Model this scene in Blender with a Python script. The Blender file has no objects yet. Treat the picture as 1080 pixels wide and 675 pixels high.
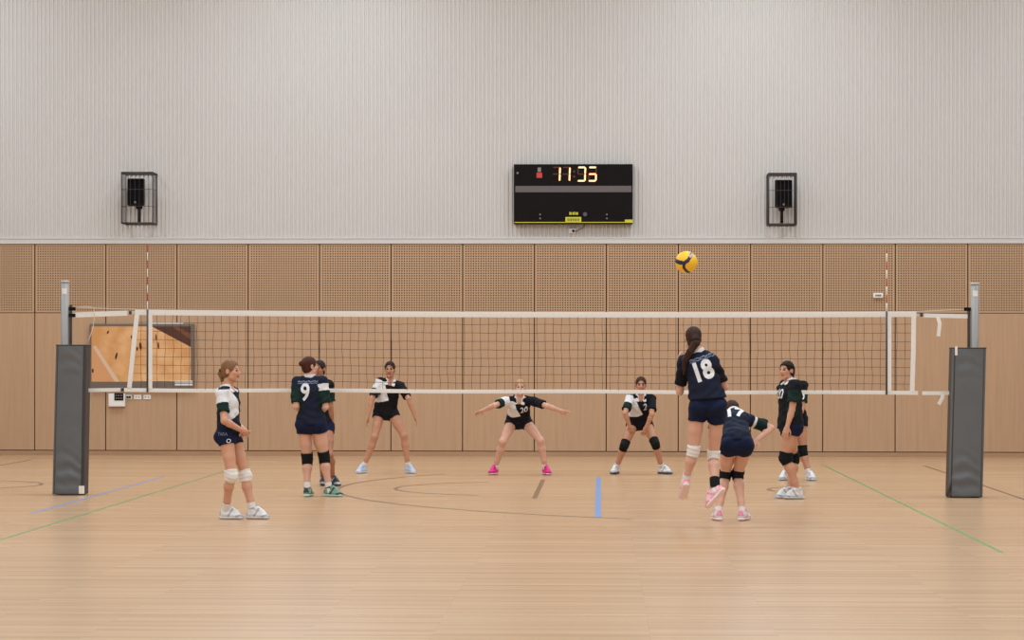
import bpy, bmesh, math, random
import numpy as np
from mathutils import Vector, Matrix
from mathutils.bvhtree import BVHTree
random.seed(7)
C = bpy.context.scene.collection
S = bpy.context.scene

# ------------------------------------------------------------------ camera
F_PX = 2761.0
CAM = np.array([1.02, -31.807, 1.696]); YAW = 0.03375; ROLL = 0.0010; HORIZON = 375.7
cd = bpy.data.cameras.new('camera'); cam = bpy.data.objects.new('camera', cd); C.objects.link(cam)
cd.sensor_width = 36; cd.lens = 36 * F_PX / 1080; cd.shift_y = (HORIZON - 337.5) / 1080
cd.clip_end = 200; cd.clip_start = .5
cam.location = CAM
cam.rotation_euler = (Matrix.Rotation(YAW, 4, 'Z') @ Matrix.Rotation(math.pi / 2, 4, 'X') @ Matrix.Rotation(ROLL, 4, 'Z')).to_euler()
S.camera = cam

# ------------------------------------------------------------------ world, lights, exposure
w = bpy.data.worlds.new('world'); S.world = w; w.use_nodes = True
w.node_tree.nodes['Background'].inputs[0].default_value = (1, .98, .96, 1)
w.node_tree.nodes['Background'].inputs[1].default_value = .5
def area(x, y, z, sx, sy, power, col=(.80, .92, 1), rot=(0, 0, 0)):
    l = bpy.data.lights.new('gym_lamp', 'AREA'); l.shape = 'RECTANGLE'; l.size = sx; l.size_y = sy
    l.energy = power; l.color = col
    o = bpy.data.objects.new('gym_lamp', l); C.objects.link(o); o.location = (x, y, z); o.rotation_euler = rot
LAMP = 300
for y in (-27, -18, -9, 0, 8.2):
    for x in (-10.5, -3.5, 3.5, 10.5):
        area(x, y, 9.7, 1.6, 3.2, LAMP)
S.view_settings.view_transform = 'Standard'; S.view_settings.look = 'None'
S.view_settings.gamma = 1; S.view_settings.use_curve_mapping = False
S.view_settings.exposure = 0.0

# ------------------------------------------------------------------ geometry from the photograph's measurements
FW = np.array([-math.sin(YAW), math.cos(YAW), 0]); RT = np.array([math.cos(YAW), math.sin(YAW), 0]); UP = np.array([0, 0, 1.])
def ray(u, v):
    a = u - 540; b = v - 337.5
    x = a * math.cos(ROLL) + b * math.sin(ROLL); y = -a * math.sin(ROLL) + b * math.cos(ROLL)
    y -= HORIZON - 337.5
    return FW * F_PX + RT * x - UP * y
def at(u, v, Y):
    d = ray(u, v); t = (Y - CAM[1]) / d[1]
    return CAM + d * t
def on_floor(u, v):
    d = ray(u, v); return CAM - d * CAM[2] / d[2]
WY = 12.6                                   # back wall plane

# ------------------------------------------------------------------ materials
def srgb(r, g, b):
    f = lambda c: (c / 255 / 12.92) if c <= 10 else ((c / 255 + .055) / 1.055) ** 2.4
    return (f(r), f(g), f(b), 1)
def mat(name, col, rough=.6, metal=0, bump=0, bscale=60, var=0, vscale=8, emit=None, estr=1, stretch=(1, 1, 1), spec=.5):
    m = bpy.data.materials.new(name); m.use_nodes = True; nt = m.node_tree; p = nt.nodes['Principled BSDF']
    p.inputs['Base Color'].default_value = col; p.inputs['Roughness'].default_value = rough; p.inputs['Metallic'].default_value = metal
    p.inputs['Specular IOR Level'].default_value = spec
    if emit:
        p.inputs['Emission Color'].default_value = emit; p.inputs['Emission Strength'].default_value = estr
    if var or bump:
        tc = nt.nodes.new('ShaderNodeTexCoord'); mp = nt.nodes.new('ShaderNodeMapping'); mp.inputs['Scale'].default_value = stretch
        nt.links.new(tc.outputs['Object'], mp.inputs['Vector'])
    if var:
        n = nt.nodes.new('ShaderNodeTexNoise'); n.inputs['Scale'].default_value = vscale; n.inputs['Detail'].default_value = 5
        nt.links.new(mp.outputs[0], n.inputs['Vector'])
        r = nt.nodes.new('ShaderNodeMapRange'); r.inputs['From Min'].default_value = .3; r.inputs['From Max'].default_value = .7
        r.inputs['To Min'].default_value = 1 - var; r.inputs['To Max'].default_value = 1 + var
        nt.links.new(n.outputs['Fac'], r.inputs['Value'])
        mx = nt.nodes.new('ShaderNodeVectorMath'); mx.operation = 'SCALE'; mx.inputs[0].default_value = col[:3]
        nt.links.new(r.outputs[0], mx.inputs['Scale']); nt.links.new(mx.outputs[0], p.inputs['Base Color'])
    if bump:
        n = nt.nodes.new('ShaderNodeTexNoise'); n.inputs['Scale'].default_value = bscale; n.inputs['Detail'].default_value = 3
        nt.links.new(mp.outputs[0], n.inputs['Vector'])
        b = nt.nodes.new('ShaderNodeBump'); b.inputs['Strength'].default_value = bump; b.inputs['Distance'].default_value = .01
        nt.links.new(n.outputs['Fac'], b.inputs['Height']); nt.links.new(b.outputs[0], p.inputs['Normal'])
    return m
M = {}
M['clad'] = mat('pale grey steel', srgb(208, 203, 199), .5, var=.015, vscale=.6)
M['trim'] = mat('white trim', srgb(208, 205, 202), .5)
M['panel'] = mat('light wood veneer', srgb(190, 153, 121), .5, var=.05, vscale=9, stretch=(3, 3, .12))
M['perf'] = mat('perforated wood veneer', srgb(192, 156, 123), .55, var=.03, vscale=5, stretch=(3, 3, .2))
M['backing'] = mat('black felt backing', srgb(50, 36, 28), .95)
M['skirt'] = mat('skirting wood', srgb(176, 138, 106), .55, var=.05, vscale=6, stretch=(.3, 1, 1))
M['steel'] = mat('brushed aluminium', srgb(150, 146, 143), .5, .15, var=.05, vscale=30, stretch=(1, 1, .05))
M['white'] = mat('white webbing', srgb(240, 236, 232), .7, var=.03, vscale=40)
M['rope'] = mat('cream rope', srgb(215, 200, 180), .8)
M['black'] = mat('black plastic', srgb(20, 18, 19), .7, spec=.15)
M['net'] = mat('black net string', srgb(52, 38, 30), .8)
M['pad'] = mat('grey vinyl', srgb(99, 102, 106), .5, bump=.12, bscale=10, var=.05, vscale=4)
M['padside'] = mat('dark grey vinyl edging', srgb(60, 56, 56), .55)
M['red'] = mat('red paint', srgb(180, 45, 40), .5)
M['ceil'] = mat('white ceiling', srgb(215, 212, 208), .8)
M['wallpaint'] = mat('painted plaster', srgb(196, 186, 176), .8)

def floor_mat():
    m = bpy.data.materials.new('maple floorboards'); m.use_nodes = True; nt = m.node_tree; p = nt.nodes['Principled BSDF']
    tc = nt.nodes.new('ShaderNodeTexCoord')
    br = nt.nodes.new('ShaderNodeTexBrick'); br.offset = .37; br.squash = 1
    br.inputs['Color1'].default_value = srgb(202, 166, 130); br.inputs['Color2'].default_value = srgb(187, 149, 113)
    br.inputs['Mortar'].default_value = srgb(172, 134, 100); br.inputs['Scale'].default_value = 1
    br.inputs['Mortar Size'].default_value = .0012; br.inputs['Brick Width'].default_value = 2.1; br.inputs['Row Height'].default_value = .085
    br.inputs['Bias'].default_value = -.1
    nt.links.new(tc.outputs['Object'], br.inputs['Vector'])
    mp = nt.nodes.new('ShaderNodeMapping'); mp.inputs['Scale'].default_value = (.35, 9, 1); nt.links.new(tc.outputs['Object'], mp.inputs[0])
    n = nt.nodes.new('ShaderNodeTexNoise'); n.inputs['Scale'].default_value = 1.6; n.inputs['Detail'].default_value = 6; nt.links.new(mp.outputs[0], n.inputs['Vector'])
    r = nt.nodes.new('ShaderNodeMapRange'); r.inputs['From Min'].default_value = .3; r.inputs['From Max'].default_value = .7
    r.inputs['To Min'].default_value = .94; r.inputs['To Max'].default_value = 1.05; nt.links.new(n.outputs['Fac'], r.inputs['Value'])
    s = nt.nodes.new('ShaderNodeVectorMath'); s.operation = 'SCALE'; nt.links.new(br.outputs['Color'], s.inputs[0]); nt.links.new(r.outputs[0], s.inputs['Scale'])
    nt.links.new(s.outputs[0], p.inputs['Base Color'])
    p.inputs['Roughness'].default_value = .27; p.inputs['Specular IOR Level'].default_value = .30
    b = nt.nodes.new('ShaderNodeBump'); b.inputs['Strength'].default_value = .08; b.inputs['Distance'].default_value = .004
    nt.links.new(n.outputs['Fac'], b.inputs['Height']); nt.links.new(b.outputs[0], p.inputs['Normal'])
    return m
M['floor'] = floor_mat()

# ------------------------------------------------------------------ small mesh helpers
def box(bm, x0, x1, y0, y1, z0, z1, mi=0, bev=0):
    r = bmesh.ops.create_cube(bm, size=1)
    vs = r['verts']
    for v in vs: v.co = Vector(((x0 + x1) / 2 + v.co.x * (x1 - x0), (y0 + y1) / 2 + v.co.y * (y1 - y0), (z0 + z1) / 2 + v.co.z * (z1 - z0)))
    fs = {f for v in vs for f in v.link_faces}
    for f in fs: f.material_index = mi
    if bev:
        es = list({e for v in vs for e in v.link_edges})
        g = bmesh.ops.bevel(bm, geom=es, offset=bev, segments=2, affect='EDGES', profile=.5)
        for f in g['faces']: f.material_index = mi
def tube(bm, pts, r, n=8, mi=0, cap=True, rb=None):
    pts = [Vector(p) for p in pts]; rings = []
    for i, p in enumerate(pts):
        d = (pts[min(i + 1, len(pts) - 1)] - pts[max(i - 1, 0)]).normalized()
        a = d.cross(Vector((0, 0, 1)))
        if a.length < .05: a = d.cross(Vector((0, 1, 0)))
        a.normalize(); b = d.cross(a).normalized(); rr = r if not hasattr(r, '__len__') else r[i]
        r2 = rr if rb is None else rb
        rings.append([bm.verts.new(p + a * math.cos(2 * math.pi * k / n) * rr + b * math.sin(2 * math.pi * k / n) * r2) for k in range(n)])
    for i in range(len(rings) - 1):
        for k in range(n):
            f = bm.faces.new((rings[i][k], rings[i][(k + 1) % n], rings[i + 1][(k + 1) % n], rings[i + 1][k])); f.material_index = mi; f.smooth = n > 5
    if cap:
        for rg in (rings[0][::-1], rings[-1]):
            f = bm.faces.new(rg); f.material_index = mi
def obj(name, bm, mats, parent=None, loc=(0, 0, 0), smooth=False, kind=None):
    if isinstance(bm, bmesh.types.BMesh):
        bmesh.ops.recalc_face_normals(bm, faces=bm.faces)
        me = bpy.data.meshes.new(name)
        for v in bm.verts: v.co -= Vector(loc)
        bm.to_mesh(me); bm.free()
    else: me = bm
    if not isinstance(mats, (list, tuple)): mats = [mats]
    for m_ in mats: me.materials.append(m_)
    if smooth:
        for p in me.polygons: p.use_smooth = True
    o = bpy.data.objects.new(name, me); C.objects.link(o)
    if parent: o.parent = parent; o.location = (0, 0, 0) if parent.parent else -Vector(parent.location)
    else: o.location = loc
    if kind: o['kind'] = kind
    return o
def thing(name, label, cat, loc, group=None):
    o = bpy.data.objects.new(name, None); C.objects.link(o); o.location = Vector(loc); o.empty_display_size = .1
    o['label'] = label; o['category'] = cat
    if group: o['group'] = group
    return o
def tag(o, label, cat, group=None):
    o['label'] = label; o['category'] = cat
    if group: o['group'] = group
    return o
def B(): return bmesh.new()

# ------------------------------------------------------------------ the hall
bm = B(); box(bm, -16, 16, -36, WY, -.1, 0)
floor = obj('floor', bm, M['floor'], kind='structure')
for nm, a in (('wall_left', (-16.2, -16, -36, WY, 0, 10)), ('wall_right', (16, 16.2, -36, WY, 0, 10)), ('wall_front', (-16, 16, -36.2, -36, 0, 10))):
    bm = B(); box(bm, *a); obj(nm, bm, M['wallpaint'], kind='structure')
bm = B(); box(bm, -16, 16, -36, WY + .2, 10, 10.2); obj('ceiling', bm, M['ceil'], kind='structure')

# back wall: backing slab, wood panels, corrugated cladding, trim
bm = B(); box(bm, -16, 16, WY + .02, WY + .25, 0, 10)
wall = obj('wall_back', bm, M['backing'], kind='structure')
bm = B()                                        # corrugated sheet, 70 mm pitch
prof = ((0, 0), (.016, 0), (.026, -.02), (.052, -.02), (.062, 0))
x = -16; col = []
while x < 16:
    for a, d in prof: col.append((x + a, WY - .01 + d))
    x += .070
vs = [(bm.verts.new((a, b, 3.70)), bm.verts.new((a, b, 10))) for a, b in col]
for i in range(len(vs) - 1): bm.faces.new((vs[i][0], vs[i + 1][0], vs[i + 1][1], vs[i][1]))
obj('corrugated_cladding', bm, M['clad'], wall)
bm = B(); box(bm, -16, 16, WY - .045, WY + .02, 3.605, 3.70, bev=.004)
box(bm, -16, 16, WY - .055, WY - .01, 3.69, 3.715)
obj('trim_1', bm, M['trim'], kind='structure')
bm = B(); box(bm, -16, 16, WY - .012, WY + .02, 0, .078, bev=.002)
obj('baseboard_back', bm, M['skirt'], kind='structure')

PX0, PW = -8.63, 1.2187
def perf_mesh():
    """one perforated board with real round holes"""
    nx, nz = 27, 27; g = .010; x0, x1, z0, z1 = g, PW - g, 2.436, 3.600
    mx = .026; mz = .022
    bm = B(); cx = (x1 - x0 - 2 * mx) / nx; cz = (z1 - z0 - 2 * mz) / nz; r = .0124
    V = {}
    def vert(a, b):
        k = (round(a, 5), round(b, 5))
        if k not in V: V[k] = bm.verts.new((a, 0, b))
        return V[k]
    for i in range(nx):
        for j in range(nz):
            a = x0 + mx + i * cx; b = z0 + mz + j * cz; c = (a + cx / 2, b + cz / 2)
            cor = [vert(a, b), vert(a + cx, b), vert(a + cx, b + cz), vert(a, b + cz)]
            ang = [math.radians(225 + 45 * k) for k in range(8)]
            ring = [bm.verts.new((c[0] + r * math.cos(t), 0, c[1] + r * math.sin(t))) for t in ang]
            back = [bm.verts.new((v.co.x, .015, v.co.z)) for v in ring]
            for k in range(4):
                bm.faces.new((cor[k], cor[(k + 1) % 4], ring[(2 * k + 2) % 8], ring[2 * k + 1], ring[2 * k]))
            for k in range(8): bm.faces.new((ring[k], ring[(k + 1) % 8], back[(k + 1) % 8], back[k]))
    for (a0, a1, b0, b1) in ((x0, x0 + mx, z0, z1), (x1 - mx, x1, z0, z1), (x0 + mx, x1 - mx, z0, z0 + mz), (x0 + mx, x1 - mx, z1 - mz, z1)):
        bm.faces.new([bm.verts.new(p) for p in ((a0, 0, b0), (a1, 0, b0), (a1, 0, b1), (a0, 0, b1))])
    # side returns so the board has thickness
    for (a, b, c_, d) in ((x0, z0, x1, z0), (x1, z0, x1, z1), (x1, z1, x0, z1), (x0, z1, x0, z0)):
        bm.faces.new([bm.verts.new(p) for p in ((a, 0, b), (c_, 0, d), (c_, .015, d), (a, .015, b))])
    for v in bm.verts: v.co.y += WY - .02
    return bm
def plain_bm():
    bm = B(); g = .008; box(bm, g, PW - g, WY - .02, WY + .0, .09, 2.424, bev=.002); return bm
perf0 = plain0 = None
for k in range(-6, 20):
    xx = PX0 + k * PW
    if xx < -15.99 or xx + PW > 16.3: continue
    if perf0 is None:
        perf0 = obj('perforated_panel', perf_mesh(), M['perf'], wall); plain0 = obj('wood_panel', plain_bm(), M['panel'], wall)
        a, b = perf0, plain0
    else:
        a = perf0.copy(); b = plain0.copy(); C.objects.link(a); C.objects.link(b)
    a.location.x = xx; b.location.x = xx

# court markings painted on the boards
M['l_green'] = mat('green court paint', srgb(106, 152, 88), .4)
M['l_blue'] = mat('blue court paint', srgb(116, 146, 196), .4)
M['l_brown'] = mat('brown court paint', srgb(132, 98, 68), .4)
M['l_faint'] = mat('worn brown court paint', srgb(184, 140, 102), .4)
M['l_olive'] = mat('worn olive court paint', srgb(196, 164, 120), .4)
def seg_line(name, m, x0, x1, y0, y1, z=.0012):
    bm = B(); box(bm, x0, x1, y0, y1, .0, z); return obj(name, bm, m, floor)
def arc_line(name, m, cx, cy, r, wd, a0, a1, z=.0016):
    bm = B(); n = 96; pr = None
    for i in range(n + 1):
        a = math.radians(a0 + (a1 - a0) * i / n)
        p = [bm.verts.new((cx + (r + s) * math.cos(a), cy + (r + s) * math.sin(a), z)) for s in (-wd / 2, wd / 2)]
        if pr: bm.faces.new((pr[0], pr[1], p[1], p[0]))
        pr = p
    return obj(name, bm, m, floor)
seg_line('court_sideline', M['l_green'], -4.518, -4.484, -9, 9.2)
seg_line('court_sideline', M['l_green'], 4.482, 4.518, -9, 9.2)
seg_line('blue_court_line', M['l_blue'], .96, 1.03, -4.2, 4.9, .0018)
seg_line('blue_court_line', M['l_blue'], -5.12, -5.08, -3.8, 4.7, .0018)
seg_line('brown_court_line', M['l_brown'], .205, .265, -.6, 4.15, .0018)
seg_line('brown_court_line', M['l_brown'], 6.03, 6.08, -.9, 9.1, .0014)
seg_line('brown_court_line', M['l_faint'], -14, 14, -5.78, -5.72, .0009)
seg_line('olive_court_line', M['l_olive'], -14, 14, -14.68, -14.63, .0009)
seg_line('brown_court_line', M['l_brown'], -8.28, -8.23, 8.3, 10.5, .0014)
c = on_floor(567, 515.3); arc_line('centre_circle', M['l_brown'], c[0] - .02, c[1], 1.8, .05, 112, 248)
arc_line('brown_court_arc', M['l_brown'], 5.05, 1.9, 7.38, .05, 148, 240)
c = on_floor(42, 511.5); arc_line('brown_court_arc', M['l_brown'], c[0] - 1.2, c[1], 1.2, .05, -80, 80)
c = on_floor(811, 516.5); arc_line('brown_court_arc', M['l_brown'], c[0] + 1.2, c[1], 1.2, .05, 120, 200)

# ------------------------------------------------------------------ helper: flat text as real mesh
def text_mesh(txt, size, bold=.0, tris=True):
    cu = bpy.data.curves.new('t', 'FONT'); cu.body = txt; cu.size = size; cu.align_x = 'CENTER'; cu.align_y = 'CENTER'; cu.offset = bold; cu.resolution_u = 4
    o = bpy.data.objects.new('t', cu); C.objects.link(o); dg = bpy.context.evaluated_depsgraph_get(); dg.update()
    me = bpy.data.meshes.new_from_object(o.evaluated_get(dg)); bpy.data.objects.remove(o); bpy.data.curves.remove(cu)
    bm = B(); bm.from_mesh(me); bpy.data.meshes.remove(me)
    bmesh.ops.remove_doubles(bm, verts=bm.verts, dist=1e-5)
    return bm
def wall_text(txt, size, c, m, parent, name='lettering', bold=0, depth=.002):
    bm = text_mesh(txt, size, bold)
    for v in bm.verts: v.co = Vector((v.co.x, 0, v.co.y))
    bmesh.ops.translate(bm, verts=bm.verts, vec=Vector(c))
    return obj(name, bm, m, parent)

# ------------------------------------------------------------------ scoreboard
def wallbox(u0, v0, u1, v1, Y):
    a = at(u0, v1, Y); b = at(u1, v0, Y); return a[0], b[0], a[2], b[2]
FY = WY - .18
x0, x1, z0, z1 = wallbox(541.8, 173, 667.4, 236.2, FY)
M['sb'] = mat('black scoreboard casing', srgb(24, 20, 20), .8, spec=.12)
M['sbgrey'] = mat('grey scoreboard strip', srgb(98, 90, 90), .6)
M['yel'] = mat('yellow label', srgb(205, 200, 50), .5)
M['led'] = mat('lit amber segment', srgb(255, 170, 120), .5, emit=srgb(255, 165, 112), estr=2.2)
M['leddim'] = mat('unlit amber segment', srgb(86, 34, 22), .5)
M['redlogo'] = mat('red emblem', srgb(200, 60, 62), .5)
M['greylogo'] = mat('grey emblem', srgb(130, 122, 118), .5)
M['lens'] = mat('violet sensor', srgb(84, 78, 100), .3)
sb = thing('scoreboard', 'wide black electronic scoreboard with lit amber clock digits high on the ribbed wall', 'scoreboard', (x0, WY - .02, z0))
bm = B(); box(bm, x0, x1, FY, WY - .03, z0, z1, bev=.01); obj('casing', bm, M['sb'], sb)
def plate(name, m, u0, v0, u1, v1, t=.006, parent=sb, Y=FY, bev=0):
    a, b, c_, d = wallbox(u0, v0, u1, v1, Y); bm = B(); box(bm, a, b, Y - t, Y + .001, c_, d, bev=bev); return obj(name, bm, m, parent)
plate('name_strip', M['sbgrey'], 543.5, 196, 666, 202.8, .004)
plate('bottom_strip', M['yel'], 542.6, 234.1, 667, 235, .006)
plate('yellow_corner_tab', M['yel'], 659, 231.6, 667.2, 235, .009)
plate('maker_plate', M['yel'], 596.3, 228.9, 613, 234.6, .01)
ex = plate('emblem', M['redlogo'], 565.8, 182.2, 571.8, 187.6, .006, bev=.002)
plate('emblem_mark', M['greylogo'], 567, 176.6, 570.6, 181.4, .006, parent=sb, bev=.002)
def disc(name, m, u, v, r, parent=sb, Y=FY, t=.01):
    c_ = at(u, v, Y); bm = B(); tube(bm, [(c_[0], Y, c_[2]), (c_[0], Y - t, c_[2])], r, 16); return obj(name, bm, m, parent)
disc('sensor', M['lens'], 617, 226, .035); disc('sensor', M['greylogo'], 545.8, 182.5, .018)
for u in (569.6, 640):
    for v in (226.2, 230.4): disc('indicator_dot', M['greylogo'], u, v, .014)
for nm_, m_, v_, t_, us in (('maker_name', M['yel'], 225.2, .008, (601, 602.6, 604.4, 606, 607.8, 609.2)), ('maker_lettering', mat('dark label ink', srgb(110, 104, 34), .6), 231.8, .012, (599, 601, 602.6, 604.6, 606.4, 608.2, 610.2))):
    bm = B()                                                   # illegible small lettering reads as a row of uneven strokes
    for k_, u_ in enumerate(us):
        c_ = at(u_, v_, FY - t_); box(bm, c_[0] - .009, c_[0] + (.007 if k_ % 2 else .010), FY - t_, FY - .003, c_[2] - .022, c_[2] + (.022 if k_ % 3 else .028))
    obj(nm_, bm, m_, sb)['kind'] = 'stuff'
def digit(u, lit, dim):
    wd, ht = 9.6, 14.2; v = 183.6; s = .85; g = .7
    L, R_, T, Bt, Mi = u - wd / 2 + 1, u + wd / 2 - 1, v - ht / 2, v + ht / 2, v
    sh = .55                                                    # slight slant
    segs = {'a': ((L + g, T), (R_ - g, T)), 'd': ((L + g, Bt), (R_ - g, Bt)), 'g': ((L + g, Mi), (R_ - g, Mi)),
            'f': ((L, T + g), (L, Mi - g)), 'e': ((L, Mi + g), (L, Bt - g)), 'b': ((R_, T + g), (R_, Mi - g)), 'c': ((R_, Mi + g), (R_, Bt - g))}
    for group_, m_ in ((lit, M['led']), (dim, M['leddim'])):
        for k in group_:
            (a0, b0), (a1, b1) = segs[k]
            p0 = at(a0 - (b0 - v) / ht * sh, b0, FY - .006); p1 = at(a1 - (b1 - v) / ht * sh, b1, FY - .006)
            bm = B(); d = Vector(p1 - p0); n = Vector((-d.z, 0, d.x)).normalized() * (.013 if m_ is M['led'] else .010); e = d.normalized() * .012
            p0 = Vector(p0); p1 = Vector(p1)
            ring = [p0 - e, p0 + n, p1 + n, p1 + e, p1 - n, p0 - n]
            f0 = [bm.verts.new(q) for q in ring]; f1 = [bm.verts.new(q + Vector((0, .006, 0))) for q in ring]
            bm.faces.new(f0); bm.faces.new(f1[::-1])
            for i in range(6): bm.faces.new((f0[i], f0[(i + 1) % 6], f1[(i + 1) % 6], f1[i]))
            obj('digit_segment', bm, m_, sb)
digit(586.6, 'bc', 'ag'); digit(597.0, 'bc', 'ag'); digit(613.3, 'abcd', 'fg'); digit(624.8, 'acdg', 'be')
for v in (181, 186.4): disc('colon_dot', M['leddim'], 605.4, v, .02)
# socket and cable under the board
sk = thing('wall_socket', 'small white socket box just under the scoreboard', 'socket', at(603.7, 246, WY - .03))
a, b, c_, d = wallbox(600, 241, 607.4, 245.9, WY - .06); bm = B(); box(bm, a, b, WY - .06, WY - .02, c_, d, bev=.006); obj('socket_box', bm, M['white'], sk)
disc('plug', M['black'], 604.6, 243.6, .022, sk, WY - .06, .03)
pts = [at(u, v, WY - .07) for u, v in ((604.6, 243.6), (607, 244.2), (610, 242.5), (614, 240.8), (616.5, 238), (617, 235.6))]
bm = B(); tube(bm, pts, .006, 6); tag(obj('power_cable', bm, M['black'], loc=tuple(pts[0])), 'thin dark power cable hanging below the scoreboard', 'cable')

# ------------------------------------------------------------------ loudspeakers in wire cages
M['wire'] = mat('dark wire', srgb(66, 58, 54), .6)
def speaker(cu, cv, su, sv, pole_u, side, gu):
    (u0, u1), (v0, v1) = cu, cv; Yf = WY - .46
    x0, x1, z0, z1 = wallbox(u0, v0, u1, v1, Yf)
    cg = thing('speaker_cage', 'dark wire guard cage around the %s loudspeaker' % side, 'cage', (x0, WY - .02, z0))
    bm = B(); yb = WY - .026
    for z in (z0, z1):
        tube(bm, [(x0, Yf, z), (x1, Yf, z)], .016, 6); tube(bm, [(x0, yb, z), (x1, yb, z)], .016, 6)
        for x in (x0, x1): tube(bm, [(x, Yf, z), (x, yb, z)], .012, 6)
    for x in (x0, x1):
        for y in (Yf, yb): tube(bm, [(x, y, z0), (x, y, z1)], .011 if side == 'right' else .008, 6)
    box(bm, x0, x1, Yf - .005, Yf + .03, z1 - .035, z1 + .0)
    obj('cage_frame', bm, M['wire'], cg)
    bm = B()
    for i in range(1, 7):
        x = x0 + (x1 - x0) * i / 7; tube(bm, [(x, Yf, z0), (x, Yf, z1)], .0028, 4)
        y = Yf + (yb - Yf) * i / 7
        for xs in (x0, x1): tube(bm, [(xs, y, z0), (xs, y, z1)], .0028, 4)
    for j in (1, 2):
        z = z0 + (z1 - z0) * j / 3
        tube(bm, [(x0, Yf, z), (x1, Yf, z)], .004, 4)
        for xs in (x0, x1): tube(bm, [(xs, Yf, z), (xs, yb, z)], .004, 4)
    obj('wire_mesh', bm, M['wire'], cg)
    (a0, a1), (b0, b1) = su, sv; ys = WY - .36
    x0, x1, sz0, sz1 = wallbox(a0, b0, a1, b1, ys)
    sp = thing('loudspeaker', 'black box loudspeaker %s of the scoreboard, inside its wire cage' % side, 'loudspeaker', ((x0 + x1) / 2, WY - .2, z0))
    bm = B()
    fr = [(x0, ys), (x1, ys), (x1 - .05, ys + .22), (x0 + .05, ys + .22)]
    lo = [bm.verts.new((a, b, sz0)) for a, b in fr]; hi = [bm.verts.new((a, b, sz1)) for a, b in fr]
    bm.faces.new(lo); bm.faces.new(hi)
    for i in range(4): bm.faces.new((lo[i], lo[(i + 1) % 4], hi[(i + 1) % 4], hi[i]))
    bmesh.ops.bevel(bm, geom=list(bm.edges), offset=.012, segments=2, affect='EDGES')
    obj('cabinet', bm, M['black'], sp)
    bm = B(); box(bm, x0 + .02, x1 - .02, ys - .008, ys + .002, sz0 + .05, sz1 - .02, bev=.004); obj('grille', bm, mat('speaker grille', srgb(16, 15, 18), .85, bump=.4, bscale=220, spec=.1), sp)
    px = at(pole_u, 225, ys + .1)[0]
    bm = B(); tube(bm, [(px, ys + .1, z0 + .012), (px, ys + .1, sz0 + .01)], .028, 10); box(bm, px - .05, px + .05, ys + .05, ys + .15, sz0 - .05, sz0 + .005, bev=.01); obj('bracket_pole', bm, M['black'], sp)
    bm = B(); c0 = at(gu[0], gu[1], ys - .01); tube(bm, [(c0[0], ys - .008, c0[2]), (c0[0], ys - .014, c0[2])], .018, 12); obj('badge', bm, M['greylogo'], sp)
speaker((128, 161), (182, 235.2), (134, 152.6), (188.2, 217), 146.8, 'left', (142.4, 213.2))
speaker((810.6, 840), (183, 236.4), (817, 835.6), (189.6, 219), 824.4, 'right', (826.7, 215.6))

# ------------------------------------------------------------------ wall screen left, with control box and sockets
ty = WY - .10
x0, x1, z0, z1 = wallbox(94.5, 341.5, 204.6, 410, ty)
tv = thing('wall_screen', 'large flat screen on the wood wall showing an indoor court from above', 'screen', (x0, WY - .02, z0))
bm = B(); box(bm, x0, x1, ty, WY - .02, z0, z1, bev=.008); obj('bezel', bm, mat('grey screen bezel', srgb(112, 100, 92), .5), tv)
scr = []
def smat(n, r, g, b, s=.55):
    m_ = mat(n, srgb(r * .55, g * .55, b * .55), .3, emit=srgb(r, g, b), estr=s, spec=.3); scr.append(m_); return len(scr) - 1
a_ = smat('screen court wood', 232, 176, 112); b_ = smat('screen dark stand', 92, 58, 46); c2 = smat('screen pale court edge', 222, 158, 108); d_ = smat('screen bright wood', 245, 196, 136); e_ = smat('screen figure', 70, 44, 36); f_ = smat('screen pale stripe', 226, 190, 160)
# soft mottling so the court reads as lit wood
for m_ in (scr[a_], scr[d_]):
    nt = m_.node_tree; p = nt.nodes['Principled BSDF']; tc = nt.nodes.new('ShaderNodeTexCoord'); n = nt.nodes.new('ShaderNodeTexNoise'); n.inputs['Scale'].default_value = 3.5; n.inputs['Detail'].default_value = 3
    cr = nt.nodes.new('ShaderNodeValToRGB'); cr.color_ramp.elements[0].position = .35; cr.color_ramp.elements[0].color = srgb(212, 144, 88); cr.color_ramp.elements[1].position = .68; cr.color_ramp.elements[1].color = srgb(248, 190, 138)
    nt.links.new(tc.outputs['Object'], n.inputs['Vector']); nt.links.new(n.outputs['Fac'], cr.inputs[0]); nt.links.new(cr.outputs[0], p.inputs['Emission Color'])
bm = B()
def poly(pts, mi, k):
    f = bm.faces.new([bm.verts.new(at(u, v, ty - .001 - k * .0008)) for u, v in pts]); f.material_index = mi
poly([(96.5, 344.3), (201.2, 344.3), (201.2, 402.6), (96.5, 402.6)], a_, 1)
poly([(160, 344.3), (201.2, 344.3), (201.2, 366)], b_, 2)
poly([(182, 344.8), (187, 344.6), (201, 352), (201, 358)], smat('screen stand seats', 128, 78, 58), 3)
poly([(96.5, 363), (122, 402.6), (96.5, 402.6)], c2, 2)
poly([(98, 366), (100.5, 364), (126, 402.6), (121, 402.6)], f_, 3)
for (u, v, du, dv, sl) in ((122.6, 375.5, 1.1, 4, .8), (148.2, 365, 1.3, 4.2, -.4), (144.6, 368, .9, 2.2, 0), (167, 364.5, .9, 3.8, -.2), (113.8, 350.5, 1, 1.8, .5), (97.8, 391, 1, 2.5, 0), (138.5, 355.5, .7, 2, 0), (164.6, 355.6, .7, 3.4, -.2)):
    poly([(u + du * math.cos(t) - sl * math.sin(t), v + dv * math.sin(t)) for t in [k * math.pi / 5 for k in range(10)]], e_, 4)
poly([(184.5, 401.4), (203, 401.4), (203, 403.6), (184.5, 403.6)], smat('screen caption strip', 235, 225, 215), 5)
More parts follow.
